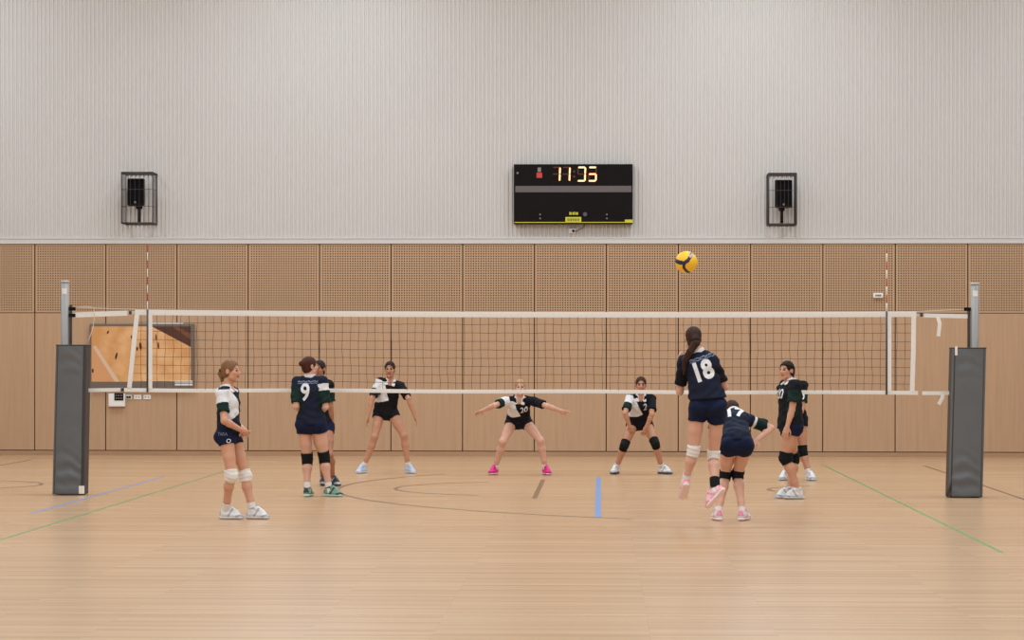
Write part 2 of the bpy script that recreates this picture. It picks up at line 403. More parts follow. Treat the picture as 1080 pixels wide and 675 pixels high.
poly([(184.5, 404.6), (203, 404.6), (203, 406.6), (184.5, 406.6)], len(scr) - 1, 5)
bmesh.ops.recalc_face_normals(bm, faces=bm.faces)
obj('display', bm, scr, tv)
bm = B(); a, b, c_, d = wallbox(158, 340.1, 193, 341.2, ty); box(bm, a, b, ty + .01, WY - .03, z1 - .002, z1 + .016); obj('top_bar', bm, M['white'], tv)

cb = thing('control_box', 'white wall control box with a dark panel under the left of the screen', 'control box', at(123, 429, WY - .03))
a, b, c_, d = wallbox(114.3, 415, 131.6, 428.8, WY - .09); bm = B(); box(bm, a, b, WY - .09, WY - .02, c_, d, bev=.008); obj('housing', bm, M['white'], cb)
a, b, c_, d = wallbox(120.6, 414.6, 130.2, 422.4, WY - .09); bm = B(); box(bm, a, b, WY - .097, WY - .089, c_, d, bev=.002); obj('dark_panel', bm, M['black'], cb)
for k in range(2):
    for j in range(3):
        bm = B(); c0 = at(122.5 + j * 2.6, 417 + k * 3, WY - .1); box(bm, c0[0] - .012, c0[0] + .012, WY - .1, WY - .096, c0[2] - .009, c0[2] + .009); obj('button', bm, M['greylogo'], cb)
for i, (u0, u1) in enumerate(((132.6, 139), (141.2, 149), (151.2, 159))):
    so = thing('wall_socket', ('white wall socket with two black plugs beside the control box', 'white double wall socket, middle one of the row under the screen', 'white double wall socket, furthest right of the row under the screen')[i], 'socket', at((u0 + u1) / 2, 421.5, WY - .03))
    a, b, c_, d = wallbox(u0, 416.4, u1, 421.2, WY - .035); bm = B(); box(bm, a, b, WY - .035, WY - .02, c_, d, bev=.004); obj('cover_plate', bm, M['white'], so)
    for s in (.3, .7):
        bm = B(); xx = a + (b - a) * s
        if i == 0: tube(bm, [(xx, WY - .035, (c_ + d) / 2), (xx, WY - .075, (c_ + d) / 2)], .018, 10)
        else: box(bm, xx - .012, xx + .012, WY - .038, WY - .034, (c_ + d) / 2 - .008, (c_ + d) / 2 + .008)
        obj('plug' if i == 0 else 'socket_opening', bm, M['black'] if i == 0 else M['greylogo'], so)
a, b, c_, d = wallbox(921.2, 309, 931.4, 314.2, WY - .07)
wb = thing('sensor_box', 'small white box on the perforated panels near the right antenna', 'sensor', ((a + b) / 2, WY - .02, c_))
bm = B(); box(bm, a, b, WY - .07, WY - .02, c_, d, bev=.01); obj('housing', bm, M['white'], wb)
bm = B(); box(bm, a + .03, b - .03, WY - .074, WY - .069, c_ + .028, d - .028); obj('sensor_window', bm, M['greylogo'], wb)

# ------------------------------------------------------------------ posts with pads
def post(side, pu, top_v, pad, pdx, label):
    c0 = at(pu, 400, 0); x = c0[0]; zt = at(pu, top_v, 0)[2]
    t = thing('volleyball_post', label, 'net post', (x, 0, 0))
    bm = B(); tube(bm, [(x, 0, 0), (x, 0, zt - .02)], .05, 24); obj('pole', bm, M['steel'], t)
    bm = B(); tube(bm, [(x, 0, zt - .02), (x, 0, zt)], .054, 24); obj('pole_cap', bm, M['trim'], t)
    bm = B(); zz = zt - .13
    for i in range(7):
        pass
    ring = [[bm.verts.new((x + .052 * math.cos(a), .052 * math.sin(a), zz + h)) for a in [math.radians(-125 + 10 * k) for k in range(8)]] for h in (-.035, .035)]
    for k in range(7): bm.faces.new((ring[0][k], ring[0][k + 1], ring[1][k + 1], ring[1][k]))
    obj('height_label', bm, M['white'], t)
    ix = 1 if side == 'left' else -1
    bm = B(); xs = x + ix * .056; box(bm, min(xs, xs + ix * .03), max(xs, xs + ix * .03), -.02, .02, 1.75, 2.32 if side == 'left' else 2.26, bev=.004)
    obj('winch_rail', bm, M['padside'], t)
    bm = B()
    for z in ((2.27, 2.19) if side == 'left' else (2.27,)):
        box(bm, min(x + ix * .05, x + ix * .13), max(x + ix * .05, x + ix * .13), -.025, .025, z - .022, z + .022, bev=.006)
    obj('hook', bm, M['black'], t)
    # pad: a tall padded box, slightly skewed, wrinkled near the foot
    (u0, u1, v0), (b0, b1, v1) = pad; zt2 = at(u0, v0, -.2)[2]
    bm = B(); n = 96; P = []
    for i in range(n + 1):
        s = i / n; ua = b0 + (u0 - b0) * s; ub = b1 + (u1 - b1) * s
        xa = at(ua, 400, -.2)[0]; xb = at(ub, 400, -.2)[0]; z = .012 + (zt2 - .012) * s
        row = []; r = .028; W = xb - xa; D = .32
        if side == 'left': W -= .03
        corners = [(xa + r, -.2 + r, 180, 270), (xa + W - r, -.2 + r, 270, 360), (xa + W - r + pdx, -.2 + D - r, 0, 90), (xa + r + pdx, -.2 + D - r, 90, 180)]
        for k, (cx, cy, a0, a1) in enumerate(corners):
            for j in range(4):
                a = math.radians(a0 + (a1 - a0) * j / 3); row.append([cx + r * math.cos(a), cy + r * math.sin(a), z])
            nx = corners[(k + 1) % 4]                                   # points along each face
            e = row[-1]; a2 = math.radians(nx[2]); q = (nx[0] + r * math.cos(a2), nx[1] + r * math.sin(a2))
            for j in range(1, 10):
                f = j / 10; X = e[0] + (q[0] - e[0]) * f; Y = e[1] + (q[1] - e[1]) * f
                if k == 0:
                    amp = .012 * math.exp(-((s - .14) / .13) ** 2) + .005 * math.exp(-((s - .9) / .1) ** 2) + .0004
                    Y += -.012 * math.sin(math.pi * f) + amp * math.sin(s * 70 + f * 6 + 2 * math.sin(f * 5 + s * 9))
                row.append([X, Y, z])
        P.append([bm.verts.new(p) for p in row])
    m = len(P[0])
    for i in range(n):
        for j in range(m):
            f = bm.faces.new((P[i][j], P[i][(j + 1) % m], P[i + 1][(j + 1) % m], P[i + 1][j])); f.smooth = True
            if 13 <= j < 26 and side == 'left': f.material_index = 1
            if 39 <= j < 52 and side == 'right': f.material_index = 1
    tp = bm.faces.new(P[-1]); tp.material_index = 1; bm.faces.new(P[0][::-1])
    top_pts = [v.co.copy() for v in P[-1]]
    edgeL = [P[i][3 if side == 'right' else 13].co.copy() for i in range(n + 1)]
    edgeR = [P[i][13 if side == 'right' else 3].co.copy() for i in range(n + 1)]
    front = [P[i][8].co.copy() for i in range(n + 1)]
    pd = obj('post_pad', bm, [M['pad'], M['padside']], t)
    bm = B()
    tube(bm, edgeL, .0075, 6); tube(bm, edgeR, .0045, 6); tube(bm, top_pts + [top_pts[0]], .0075, 6); 
    obj('piping', bm, M['padside'], pd)
    if side == 'left':
        q = edgeL[1]; bm = B(); box(bm, q.x - .03, q.x + .035, q.y - .01, q.y + .02, .02, .115, bev=.003); obj('tag', bm, M['white'], pd)
    else:
        q = edgeL[-2]; bm = B(); box(bm, q.x + .0, q.x + .03, q.y - .014, q.y - .004, q.z - .07, q.z + .035, bev=.003); obj('tag', bm, M['white'], pd)
        q = edgeL[13]; bm = B(); tube(bm, [q, q + Vector((-.012, -.01, -.09)), q + Vector((-.03, -.015, -.15)), (q.x - .055, q.y - .02, .012)], [.008, .012, .014, .012], 8); obj('loose_flap', bm, M['padside'], pd)
    return x
xl = post('left', 68.4, 296, ((58.6, 93.5, 364), (54.8, 90.8, 520)), .0, 'grey steel net post in a grey padded sleeve at the left of the net')
xr = post('right', 1028, 298.3, ((1004.6, 1040.4, 367), (1000.5, 1036.8, 524)), .0, 'grey steel net post in a grey padded sleeve at the right of the net')

# ------------------------------------------------------------------ net
nt_ = thing('volleyball_net', 'long black mesh volleyball net with white bands, strung between the two padded posts', 'net', (0, 0, 1.2))
XL, XR = at(142.5, 330, 0)[0], at(966.5, 331, 0)[0]
def ztop(x): t = (x - XL) / (XR - XL); return at(142.5, 326.4, 0)[2] * (1 - t) + at(966.5, 328.3, 0)[2] * t - .022 * 4 * t * (1 - t) * .8
def zbot(x): t = (x - XL) / (XR - XL); return at(136, 413.4, 0)[2] * (1 - t) + at(966.5, 416.4, 0)[2] * t + .004 * math.sin(x * 2)
def band(xa, xb, zf, h, th, up, n=60, wob=.0):
    bm = B(); pr = None
    for i in range(n + 1):
        x = xa + (xb - xa) * i / n; z = zf(x); y = wob * math.sin(x * 3)
        a, b = (z - h, z) if up else (z, z + h)
        r = [bm.verts.new(p) for p in ((x, y - th, a), (x, y - th * 1.3, (a + b) / 2), (x, y - th, b), (x, y + th, b), (x, y + th * 1.3, (a + b) / 2), (x, y + th, a))]
        if pr:
            for k in range(6): bm.faces.new((pr[k], pr[(k + 1) % 6], r[(k + 1) % 6], r[k]))
        pr = r
    return bm
obj('top_band', band(XL, XR, ztop, .068, .005, True), M['white'], nt_)
XLb = at(131, 411, 0)[0]
obj('bottom_band', band(XLb, XR + .02, zbot, .047, .004, False), M['white'], nt_)
def strip(pts, wd, th, m, name, parent=nt_, axis='x'):
    """flat webbing along pts (x,z), width across"""
    bm = B(); pr = None; V = [Vector(p) for p in pts]
    for i, p in enumerate(V):
        d = (V[min(i + 1, len(V) - 1)] - V[max(0, i - 1)]).normalized(); n = Vector((-d.z, 0, d.x)) * wd / 2
        r = [bm.verts.new(q) for q in (p - n + Vector((0, -th, 0)), p + n + Vector((0, -th, 0)), p + n + Vector((0, th, 0)), p - n + Vector((0, th, 0)))]
        if pr:
            for k in range(4): bm.faces.new((pr[k], pr[(k + 1) % 4], r[(k + 1) % 4], r[k]))
        else: bm.faces.new(r)
        pr = r
    bm.faces.new(pr[::-1]); return obj(name, bm, m, parent)
A = lambda u, v, y=0: tuple(at(u, v, y))
strip([A(144.4, 332, -.008), A(140.4, 370, -.012), A(136.4, 409, -.008)], .055, .003, M['white'], 'end_band')
strip([A(965 - 1.3, 333, -.008), A(963.3, 370, -.01), A(962, 413, -.008)], .055, .003, M['white'], 'end_band')
strip([A(158.2, 332, -.01), A(158.2, 410, -.01)], .055, .003, M['white'], 'antenna_band')
strip([A(937.9, 333, -.01), A(937.9, 413, -.01)], .05, .003, M['white'], 'antenna_band')
# netting strings
bm = B(); NX, NZ = 96, 9; xa, xb = at(140, 370, 0)[0], at(963, 370, 0)[0]
rng = random.Random(3); node = {}
for i in range(NX + 1):
    for j in range(NZ + 1):
        f = j / NZ; x = xa + (xb - xa) * i / NX
        if i == 0: x = at(144.4, 332, 0)[0] * f + at(136.4, 409, 0)[0] * (1 - f)
        zb = zbot(x) + .03; zt = ztop(x) - .05
        jit = 0 if j in (0, NZ) else 1
        node[i, j] = Vector((x + jit * rng.uniform(-.005, .005) + .004 * math.sin(i * .7 + j * .9) * jit, .004 * math.sin(i * .5 + j), zb + (zt - zb) * f + jit * rng.uniform(-.003, .003) - .01 * jit * math.sin(math.pi * f)))
for i in range(NX + 1):
    for j in range(NZ + 1):
        if j < NZ: tube(bm, [node[i, j], node[i, j + 1]], .0023, 4, cap=False)
        if i < NX and 0 < j < NZ: tube(bm, [node[i, j], node[i + 1, j]], .0023, 4, cap=False)
obj('netting', bm, M['net'], nt_)
# straps, ropes, buckles
strip([A(76.6, 332.4), A(100, 331.4), A(134.5, 330.2)], .062, .003, M['white'], 'strap')
strip([A(134, 330), A(143, 329.6)], .035, .003, M['rope'], 'strap')
strip([A(93, 411.6), A(129.5, 411)], .045, .003, M['white'], 'strap')
strip([A(974, 332.6), A(1000, 333.2), A(1022.6, 333.8)], .050, .003, M['white'], 'strap')
strip([A(966, 331.8), A(974.5, 332.3)], .03, .003, M['rope'], 'strap')
strip([A(972.6, 414.6), A(990, 414.6), A(1004.2, 414.4)], .045, .003, M['white'], 'strap')
strip([A(989, 334, -.012), A(991, 341, -.02), A(990.4, 348, -.02), A(989.6, 354.8, -.016)], .045, .002, M['white'], 'loose_strap')
strip([A(994.5, 415, -.012), A(993.6, 420, -.02), A(990, 426.5, -.02)], .045, .002, M['white'], 'loose_strap')
for u, v in ((137.4, 329.8), (128.8, 411), (971.8, 332.2)):
    c0 = at(u, v, -.01); bm = B(); box(bm, c0[0] - .016, c0[0] + .016, -.02, .01, c0[2] - .02, c0[2] + .02, bev=.004); obj('buckle', bm, M['padside'], nt_)
bm = B(); tube(bm, [A(77, 324), A(95, 324.6), A(120, 325.6), A(143, 326.3)], .0055, 6); obj('tension_rope', bm, M['rope'], nt_)
bm = B(); tube(bm, [A(966, 328.4), A(995, 327.2), A(1024, 326.3)], .0055, 6); obj('tension_rope', bm, M['rope'], nt_)
bm = B(); tube(bm, [A(83, 324), A(92, 323), A(99, 324.8, -.02), A(99.6, 334, -.03), A(98, 346, -.03), A(94.5, 356, -.03), A(91.8, 363, -.04)], .006, 6); obj('loose_rope', bm, M['rope'], nt_)

# antennas
for (u, vt, vb, lab) in ((155.4, 258, 413.6, 'thin red and white striped antenna rising at the left end of the net'), (935, 262, 416.4, 'thin red and white striped antenna rising at the right end of the net')):
    b = at(u, vb, -.016); tp = at(u, vt, -.016)[2]
    t = thing('net_antenna', lab, 'antenna', tuple(b))
    zt = ztop(b[0]); bm = B(); z = zt; k = 0
    while z < tp - .01:
        z2 = min(z + .1, tp); tube(bm, [(b[0], b[1], z), (b[0], b[1], z2)], .0062, 8, mi=k % 2); z = z2; k += 1
    obj('striped_rod', bm, [M['white'], M['red']], t)
    bm = B(); tube(bm, [(b[0], b[1], b[2]), (b[0], b[1], zt)], .011, 8); obj('sleeve', bm, mat('slate sleeve', srgb(62, 60, 70), .6), t)

# ------------------------------------------------------------------ ball
ball_c = np.array(at(723.8, 276.6, -7.1))
M['by'] = mat('yellow ball leather', srgb(250, 196, 30), .45, bump=.1, bscale=300)
M['bb'] = mat('navy ball leather', srgb(42, 30, 66), .45)
M['bw'] = mat('pale grey ball mark', srgb(190, 180, 185), .5)
bm = B(); bmesh.ops.create_icosphere(bm, subdivisions=5, radius=.105)
def arcdist(p, pts):
    best = 9
    for a, b in zip(pts[:-1], pts[1:]):
        ab = b - a; t = max(0, min(1, (p - a).dot(ab) / ab.dot(ab))); q = a + ab * t; best = min(best, (p.normalized() - q.normalized()).length)
    return best
def bd(u, v):       # direction on the ball's face towards the camera from crop coordinates
    X, Z = (u - 362) / 178, -(v - 325) / 178; r = math.hypot(X, Z)
    if r > .985: X, Z = X / r * .985, Z / r * .985
    return Vector((X, -math.sqrt(1 - X * X - Z * Z), Z))
arms = [([bd(186, 300), bd(240, 330), bd(320, 345)], .17), ([bd(320, 345), bd(380, 305), bd(430, 225), bd(445, 190)], .15), ([bd(320, 345), bd(320, 420), bd(400, 490)], .13)]
for f in bm.faces:
    p = f.calc_center_median().normalized(); mi = 0
    for q in (p, Vector((-p.x, -p.y, -p.z))):
        for a, wd in arms:
            if arcdist(q, a) < wd * 1.1: mi = 1
        if arcdist(q, [bd(420, 235), bd(455, 205)]) < .14: mi = 2
    f.material_index = mi; f.smooth = True
for v in bm.verts:                                  # pressed-in seams between panels
    p = v.co.normalized(); g = math.sin(6 * math.atan2(p.z, p.x) + 4 * p.y); v.co *= 1 - .012 * math.exp(-(g / .12) ** 2)
bmesh.ops.translate(bm, verts=bm.verts, vec=Vector(ball_c))
tag(obj('volleyball', bm, [M['by'], M['bb'], M['bw']], loc=tuple(ball_c)), 'yellow and navy volleyball in mid air above the player with number 18', 'ball')


# ------------------------------------------------------------------ people: signed-distance modelling -> one continuous surface
def nrm(v): v = np.array(v, float); return v / max(np.linalg.norm(v), 1e-9)
def dot(P, v): return P[..., 0] * v[0] + P[..., 1] * v[1] + P[..., 2] * v[2]
class Field:
    def __init__(s, lo, hi, h):
        s.lo = np.array(lo, float); s.h = h; s.n = np.ceil((np.array(hi) - s.lo) / h).astype(int) + 1
        s.A = np.full(s.n, .2, np.float32)
    def sub(s, lo, hi):
        a = np.maximum(np.floor((np.array(lo) - s.lo) / s.h).astype(int), 0); b = np.minimum(np.ceil((np.array(hi) - s.lo) / s.h).astype(int) + 1, s.n)
        if (b <= a).any(): return None, None
        g = np.meshgrid(*[s.lo[i] + s.h * np.arange(a[i], b[i]) for i in range(3)], indexing='ij')
        return tuple(slice(a[i], b[i]) for i in range(3)), np.stack(g, -1)
    def add(s, fn, lo, hi, k=.015):
        m = k + .03; sl, P = s.sub(np.array(lo) - m, np.array(hi) + m)
        if sl is None: return
        d = fn(P).astype(np.float32); a = s.A[sl]
        hh = np.clip(.5 + .5 * (a - d) / k, 0, 1); s.A[sl] = a * (1 - hh) + d * hh - k * hh * (1 - hh)
    def cut(s, fn, lo=None, hi=None, k=.006):
        lo = s.lo if lo is None else np.array(lo) - .03; hi = s.lo + s.n * s.h if hi is None else np.array(hi) + .03
        sl, P = s.sub(lo, hi)
        if sl is None: return
        d = -fn(P).astype(np.float32); a = s.A[sl]                  # keep where fn>0
        hh = np.clip(.5 + .5 * (d - a) / k, 0, 1); s.A[sl] = a * (1 - hh) + d * hh + k * hh * (1 - hh)
    def warp(s, fn):
        sl, P = s.sub(s.lo, s.lo + s.n * s.h); s.A[sl] += fn(P).astype(np.float32)
    # primitives
    def rc(s, a, b, ra, rb, k=.015, flat=None):
        a = np.array(a, float); b = np.array(b, float); ab = b - a; L2 = max(ab @ ab, 1e-9); L = math.sqrt(L2); R_ = max(ra, rb)
        def fn(P):
            q = P - a; tr = dot(q, ab) / L2; t = np.clip(tr, 0, 1)
            d = np.linalg.norm(q - t[..., None] * ab, axis=-1) - (ra + (rb - ra) * t)
            if flat:
                if 'a' in flat: d = np.maximum(d, -tr * L)
                if 'b' in flat: d = np.maximum(d, (tr - 1) * L)
            return d
        s.add(fn, np.minimum(a, b) - R_, np.maximum(a, b) + R_, k)
    def es(s, a, b, side, ra, rb, k=.02, cap=None):
        """elliptical-section bar: ra/rb = (half width along side, half depth)"""
        a = np.array(a, float); b = np.array(b, float); ab = b - a; L2 = max(ab @ ab, 1e-9); z = ab / math.sqrt(L2)
        x = nrm(np.array(side) - z * (np.array(side) @ z)); y = np.cross(z, x); R_ = max(*ra, *rb)
        def fn(P):
            q = P - a; t = np.clip(dot(q, ab) / L2, 0, 1); q = q - t[..., None] * ab
            w_ = ra[0] + (rb[0] - ra[0]) * t; d_ = ra[1] + (rb[1] - ra[1]) * t; c_ = cap if cap else np.minimum(w_, d_)
            X, Y, Z = dot(q, x), dot(q, y), dot(q, z)
            k0 = np.sqrt((X / w_) ** 2 + (Y / d_) ** 2 + (Z / c_) ** 2); k1 = np.sqrt((X / w_ ** 2) ** 2 + (Y / d_ ** 2) ** 2 + (Z / (c_ * c_)) ** 2)
            return k0 * (k0 - 1) / np.maximum(k1, 1e-6)
        s.add(fn, np.minimum(a, b) - R_, np.maximum(a, b) + R_, k)
    def el(s, c, ax, r, k=.012, sub=False):
        c = np.array(c, float); R_ = max(r)
        def fn(P):
            q = P - c; v = [dot(q, ax[i]) / r[i] for i in range(3)]
            k0 = np.sqrt(v[0] ** 2 + v[1] ** 2 + v[2] ** 2); k1 = np.sqrt((v[0] / r[0]) ** 2 + (v[1] / r[1]) ** 2 + (v[2] / r[2]) ** 2)
            return k0 * (k0 - 1) / np.maximum(k1, 1e-6)
        if sub: s.cut(fn, c - R_, c + R_, k)
        else: s.add(fn, c - R_, c + R_, k)
    def mesh(s):
        A = s.A; I = A < 0
        cnt = np.zeros(np.array(A.shape) - 1, np.int8)
        for dx in (0, 1):
            for dy in (0, 1):
                for dz in (0, 1): cnt += I[dx:A.shape[0] - 1 + dx, dy:A.shape[1] - 1 + dy, dz:A.shape[2] - 1 + dz]
        cells = np.argwhere((cnt > 0) & (cnt < 8)); idx = np.full(cnt.shape, -1, np.int32); idx[tuple(cells.T)] = np.arange(len(cells))
        pos = np.zeros((len(cells), 3)); num = np.zeros(len(cells))
        cor = [(i, j, k) for i in (0, 1) for j in (0, 1) for k in (0, 1)]
        for c0 in cor:
            for ax in range(3):
                if c0[ax]: continue
                c1 = list(c0); c1[ax] = 1
                v0 = A[tuple((cells + c0).T)]; v1 = A[tuple((cells + c1).T)]; m = (v0 < 0) != (v1 < 0)
                t = np.where(m, v0 / np.where(m, v0 - v1, 1), 0); p = np.tile(np.array(c0, float), (len(cells), 1)); p[:, ax] = t
                pos += p * m[:, None]; num += m
        V = s.lo + s.h * (cells + pos / num[:, None])
        F = []
        for ax in range(3):
            o = [1, 1, 1]; e = [A.shape[i] - 1 for i in range(3)]; o[ax] = 0
            sl0 = tuple(slice(o[i], e[i]) for i in range(3)); sh = [0, 0, 0]; sh[ax] = 1
            sl1 = tuple(slice(o[i] + sh[i], e[i] + sh[i]) for i in range(3))
            a = I[sl0]; b = I[sl1]; E_ = np.argwhere(a != b) + np.array(o)
            if not len(E_): continue
            u, w_ = [(1, 2), (2, 0), (0, 1)][ax]; du = np.zeros(3, int); dw = np.zeros(3, int); du[u] = 1; dw[w_] = 1
            q = np.stack([idx[tuple((E_ - du - dw).T)], idx[tuple((E_ - dw).T)], idx[tuple(E_.T)], idx[tuple((E_ - du).T)]], 1)
            inside = I[tuple(E_.T)]; q[~inside] = q[~inside][:, ::-1]; F.append(q)
        return V, np.concatenate(F)
def mesh_obj(name, V, F, mats, parent, mi=None, origin=None):
    origin = np.array(parent.location) if origin is None else origin
    me = bpy.data.meshes.new(name); L_ = V - origin
    me.vertices.add(len(L_)); me.vertices.foreach_set('co', L_.astype(np.float32).ravel())
    me.loops.add(F.size); me.loops.foreach_set('vertex_index', F.astype(np.int32).ravel())
    me.polygons.add(len(F)); me.polygons.foreach_set('loop_start', np.arange(0, F.size, 4, dtype=np.int32)); me.polygons.foreach_set('loop_total', np.full(len(F), 4, np.int32))
    me.update(calc_edges=True); me.validate()
    for m_ in (mats if isinstance(mats, (list, tuple)) else [mats]): me.materials.append(m_)
    me.polygons.foreach_set('use_smooth', [True] * len(me.polygons))
    if mi is not None and len(me.polygons) == len(F): me.polygons.foreach_set('material_index', mi.astype(np.int32))
    o = bpy.data.objects.new(name, me); C.objects.link(o); o.parent = parent
    o.location = (0, 0, 0)
    return o

def skin(n, r, g, b): return mat(n, srgb(r, g, b), .5, var=.04, vscale=9, spec=.35)
SK = {'fair': skin('fair skin', 216, 166, 144), 'tan': skin('tan skin', 196, 142, 114), 'warm': skin('warm skin', 206, 152, 124), 'brown': skin('brown skin', 172, 118, 92)}
M['lips'] = mat('lips', srgb(176, 96, 90), .45); M['eye'] = mat('dark eye', srgb(40, 28, 24), .3); M['eyew'] = mat('eye white', srgb(216, 204, 198), .3)
def hairmat(n, r, g, b):
    return mat(n, srgb(r * .85, g * .82, b * .8), .6, spec=.2, bump=.5, bscale=70, var=.2, vscale=30, stretch=(1, 1, .25))
HR = {'blonde': hairmat('dark blonde hair', 150, 112, 78), 'red': hairmat('auburn hair', 84, 44, 32), 'dark': hairmat('dark brown hair', 48, 32, 28), 'brown': hairmat('brown hair', 70, 46, 38), 'light': hairmat('light blonde hair', 214, 176, 140)}
def cloth(n, r, g, b): return mat(n, srgb(r, g, b), .82, bump=.12, bscale=120, spec=.2)
M['navy'] = cloth('navy jersey knit', 26, 32, 52); M['jblack'] = cloth('black jersey knit', 20, 20, 26); M['green'] = cloth('dark green knit', 20, 42, 38)
M['jwhite'] = cloth('white jersey knit', 226, 224, 226); M['shorts'] = cloth('navy shorts knit', 19, 27, 56); M['sblack'] = cloth('black shorts knit', 22, 24, 34)
M['padw'] = cloth('white knee pad', 228, 222, 216); M['padb'] = cloth('black knee pad', 20, 20, 22); M['sock'] = cloth('white sock', 226, 218, 214)
M['num'] = mat('white printed number', srgb(228, 228, 230), .6); M['outline'] = mat('grey printed lettering', srgb(120, 132, 160), .6)

LT, LS, LU, LF = .415, .405, .275, .245
def solve(a, b, u, v, Yr, L1, L2, sgn, rng_=.42):
    """depth of a hinge joint seen at pixel (u, v) so both bones keep their length"""
    best = None
    mid = (a[1] + b[1]) / 2
    for i in range(0, 121):
        y = mid + sgn * rng_ * i / 120; p = at(u, v, y)
        e = (np.linalg.norm(p - a) - L1) ** 2 + (np.linalg.norm(p - b) - L2) ** 2
        if best is None or e < best[0]: best = (e, p)
    return best[1]
def ax3(f, up):
    f = nrm(f); up = nrm(np.array(up) - f * (np.array(up) @ f)); side = np.cross(f, up) * -1      # side = wearer's left
    return side, f, up

def hand(Fd, wrist, d, pn, sc=1., curl=.5, thumb=1, spread=.11):
    """palm, four unequal fingers with knuckle bends, thumb from the side of the palm"""
    d = nrm(d); pn = nrm(np.array(pn) - d * (np.array(pn) @ d)); s = np.cross(d, pn) * thumb
    k = .006
    Fd.es(wrist - d * .01, wrist + d * .03 * sc, s, (.026 * sc, .018 * sc), (.034 * sc, .016 * sc), .012)
    Fd.es(wrist + d * .03 * sc, wrist + d * .078 * sc, s, (.034 * sc, .015 * sc), (.039 * sc, .0125 * sc), .01)
    for i, (off, L) in enumerate(((.030, .068), (.0105, .078), (-.0095, .072), (-.029, .056))):
        ang = off / .03 * spread; base = wrist + (d * .082 + s * off) * sc; dr = nrm(d * math.cos(ang) + s * math.sin(ang)); c = 0; p = base
        for seg, (fr, r) in enumerate(((.45, .0088), (.30, .0082), (.25, .0076))):
            c += curl * (.55, .8, .6)[seg] * (1 + .12 * i)
            q = p + (dr * math.cos(c) + pn * math.sin(c)) * L * fr * sc; Fd.rc(p, q, r * sc, (r - .0008) * sc, .003); p = q
    b = wrist + (d * .022 + s * .03) * sc; m = b + nrm(d * .72 + s * .62 + pn * .25) * .038 * sc; e = m + nrm(d * .9 + s * .3 + pn * .35 * curl) * .032 * sc
    Fd.rc(b, m, .0125 * sc, .0105 * sc, .008); Fd.rc(m, e, .010 * sc, .0085 * sc, .004)

def shoe(parent, A, t, wv, main, sole, accent, origin_note='', sc=1.0, L=.0):
    """A ankle joint, t toe direction, wv up through the ankle"""
    t = nrm(t); wv = nrm(np.array(wv) - t * (np.array(wv) @ t)); s = np.cross(t, wv); b = np.array(A) - wv * .085
    lo = b - .24; hi = b + .26
    P = lambda x, y, z: b + t * x * sc + s * y + wv * z
    f = Field(lo, hi, .0048)
    f.es(P(-.035, 0, .05), P(.05, 0, .05), s, (.034, .034), (.039, .034), .02, cap=.034)
    f.es(P(.05, 0, .044), P(.13, .003, .036), s, (.039, .032), (.043, .026), .025, cap=.036)
    f.es(P(.13, .003, .034), P(.158, .0, .030), s, (.042, .025), (.033, .018), .02, cap=.036)
    f.rc(P(-.006, 0, .135), P(-.014, 0, .05), .043, .038, .02, flat='a'); f.rc(P(.028, 0, .122), P(.112, 0, .068), .031, .029, .025)
    f.cut(lambda Q: dot(Q - b, wv) - .024, k=.004)
    f.cut(lambda Q: .118 - dot(Q - b, wv) + .30 * dot(Q - b, t), k=.004)
    V, Fc = f.mesh(); loc = (V[Fc].mean(1) - b); x_, y_, z_ = loc @ t, loc @ s, loc @ wv
    mi = np.zeros(len(Fc), int); mi[(np.abs(x_ - .045 - (z_ - .05) * .6) < .012) & (np.abs(y_) > .02)] = 1; mi[(x_ < -.045) & (z_ > .05)] = 1; mi[(x_ > .115) & (z_ < .040 + (x_ - .115) * .3)] = 1; mi[(z_ > .105) & (x_ < .03)] = 1
    up = mesh_obj('shoe', V, Fc, [main, accent], parent, mi)
    f = Field(lo, hi, .0048)
    f.es(P(-.040, 0, .016), P(.05, 0, .016), s, (.038, .021), (.040, .021), .01, cap=.036)
    f.es(P(.05, 0, .016), P(.15, .002, .017), s, (.040, .021), (.047, .019), .01, cap=.042)
    f.cut(lambda Q: dot(Q - b, wv) - .001, k=.003); f.cut(lambda Q: .034 + .12 * np.maximum(dot(Q - b, t) - .13, 0) - dot(Q - b, wv), k=.003)
    V, Fc = f.mesh(); o = mesh_obj('sole', V, Fc, sole, parent); o.parent = up; o.location = (0, 0, 0)
    f = Field(lo, hi, .0042)
    for i in range(5):
        x = .044 + .018 * i; z = .118 - .0125 * i + .026
        f.rc(P(x, -.024, z - .012), P(x + .003, 0, z), .004, .0045, .004); f.rc(P(x + .003, 0, z), P(x, .024, z - .012), .0045, .004, .004)
    V, Fc = f.mesh(); o = mesh_obj('laces', V, Fc, accent if accent is not main else sole, parent); o.parent = up; o.location = (0, 0, 0)
    return up

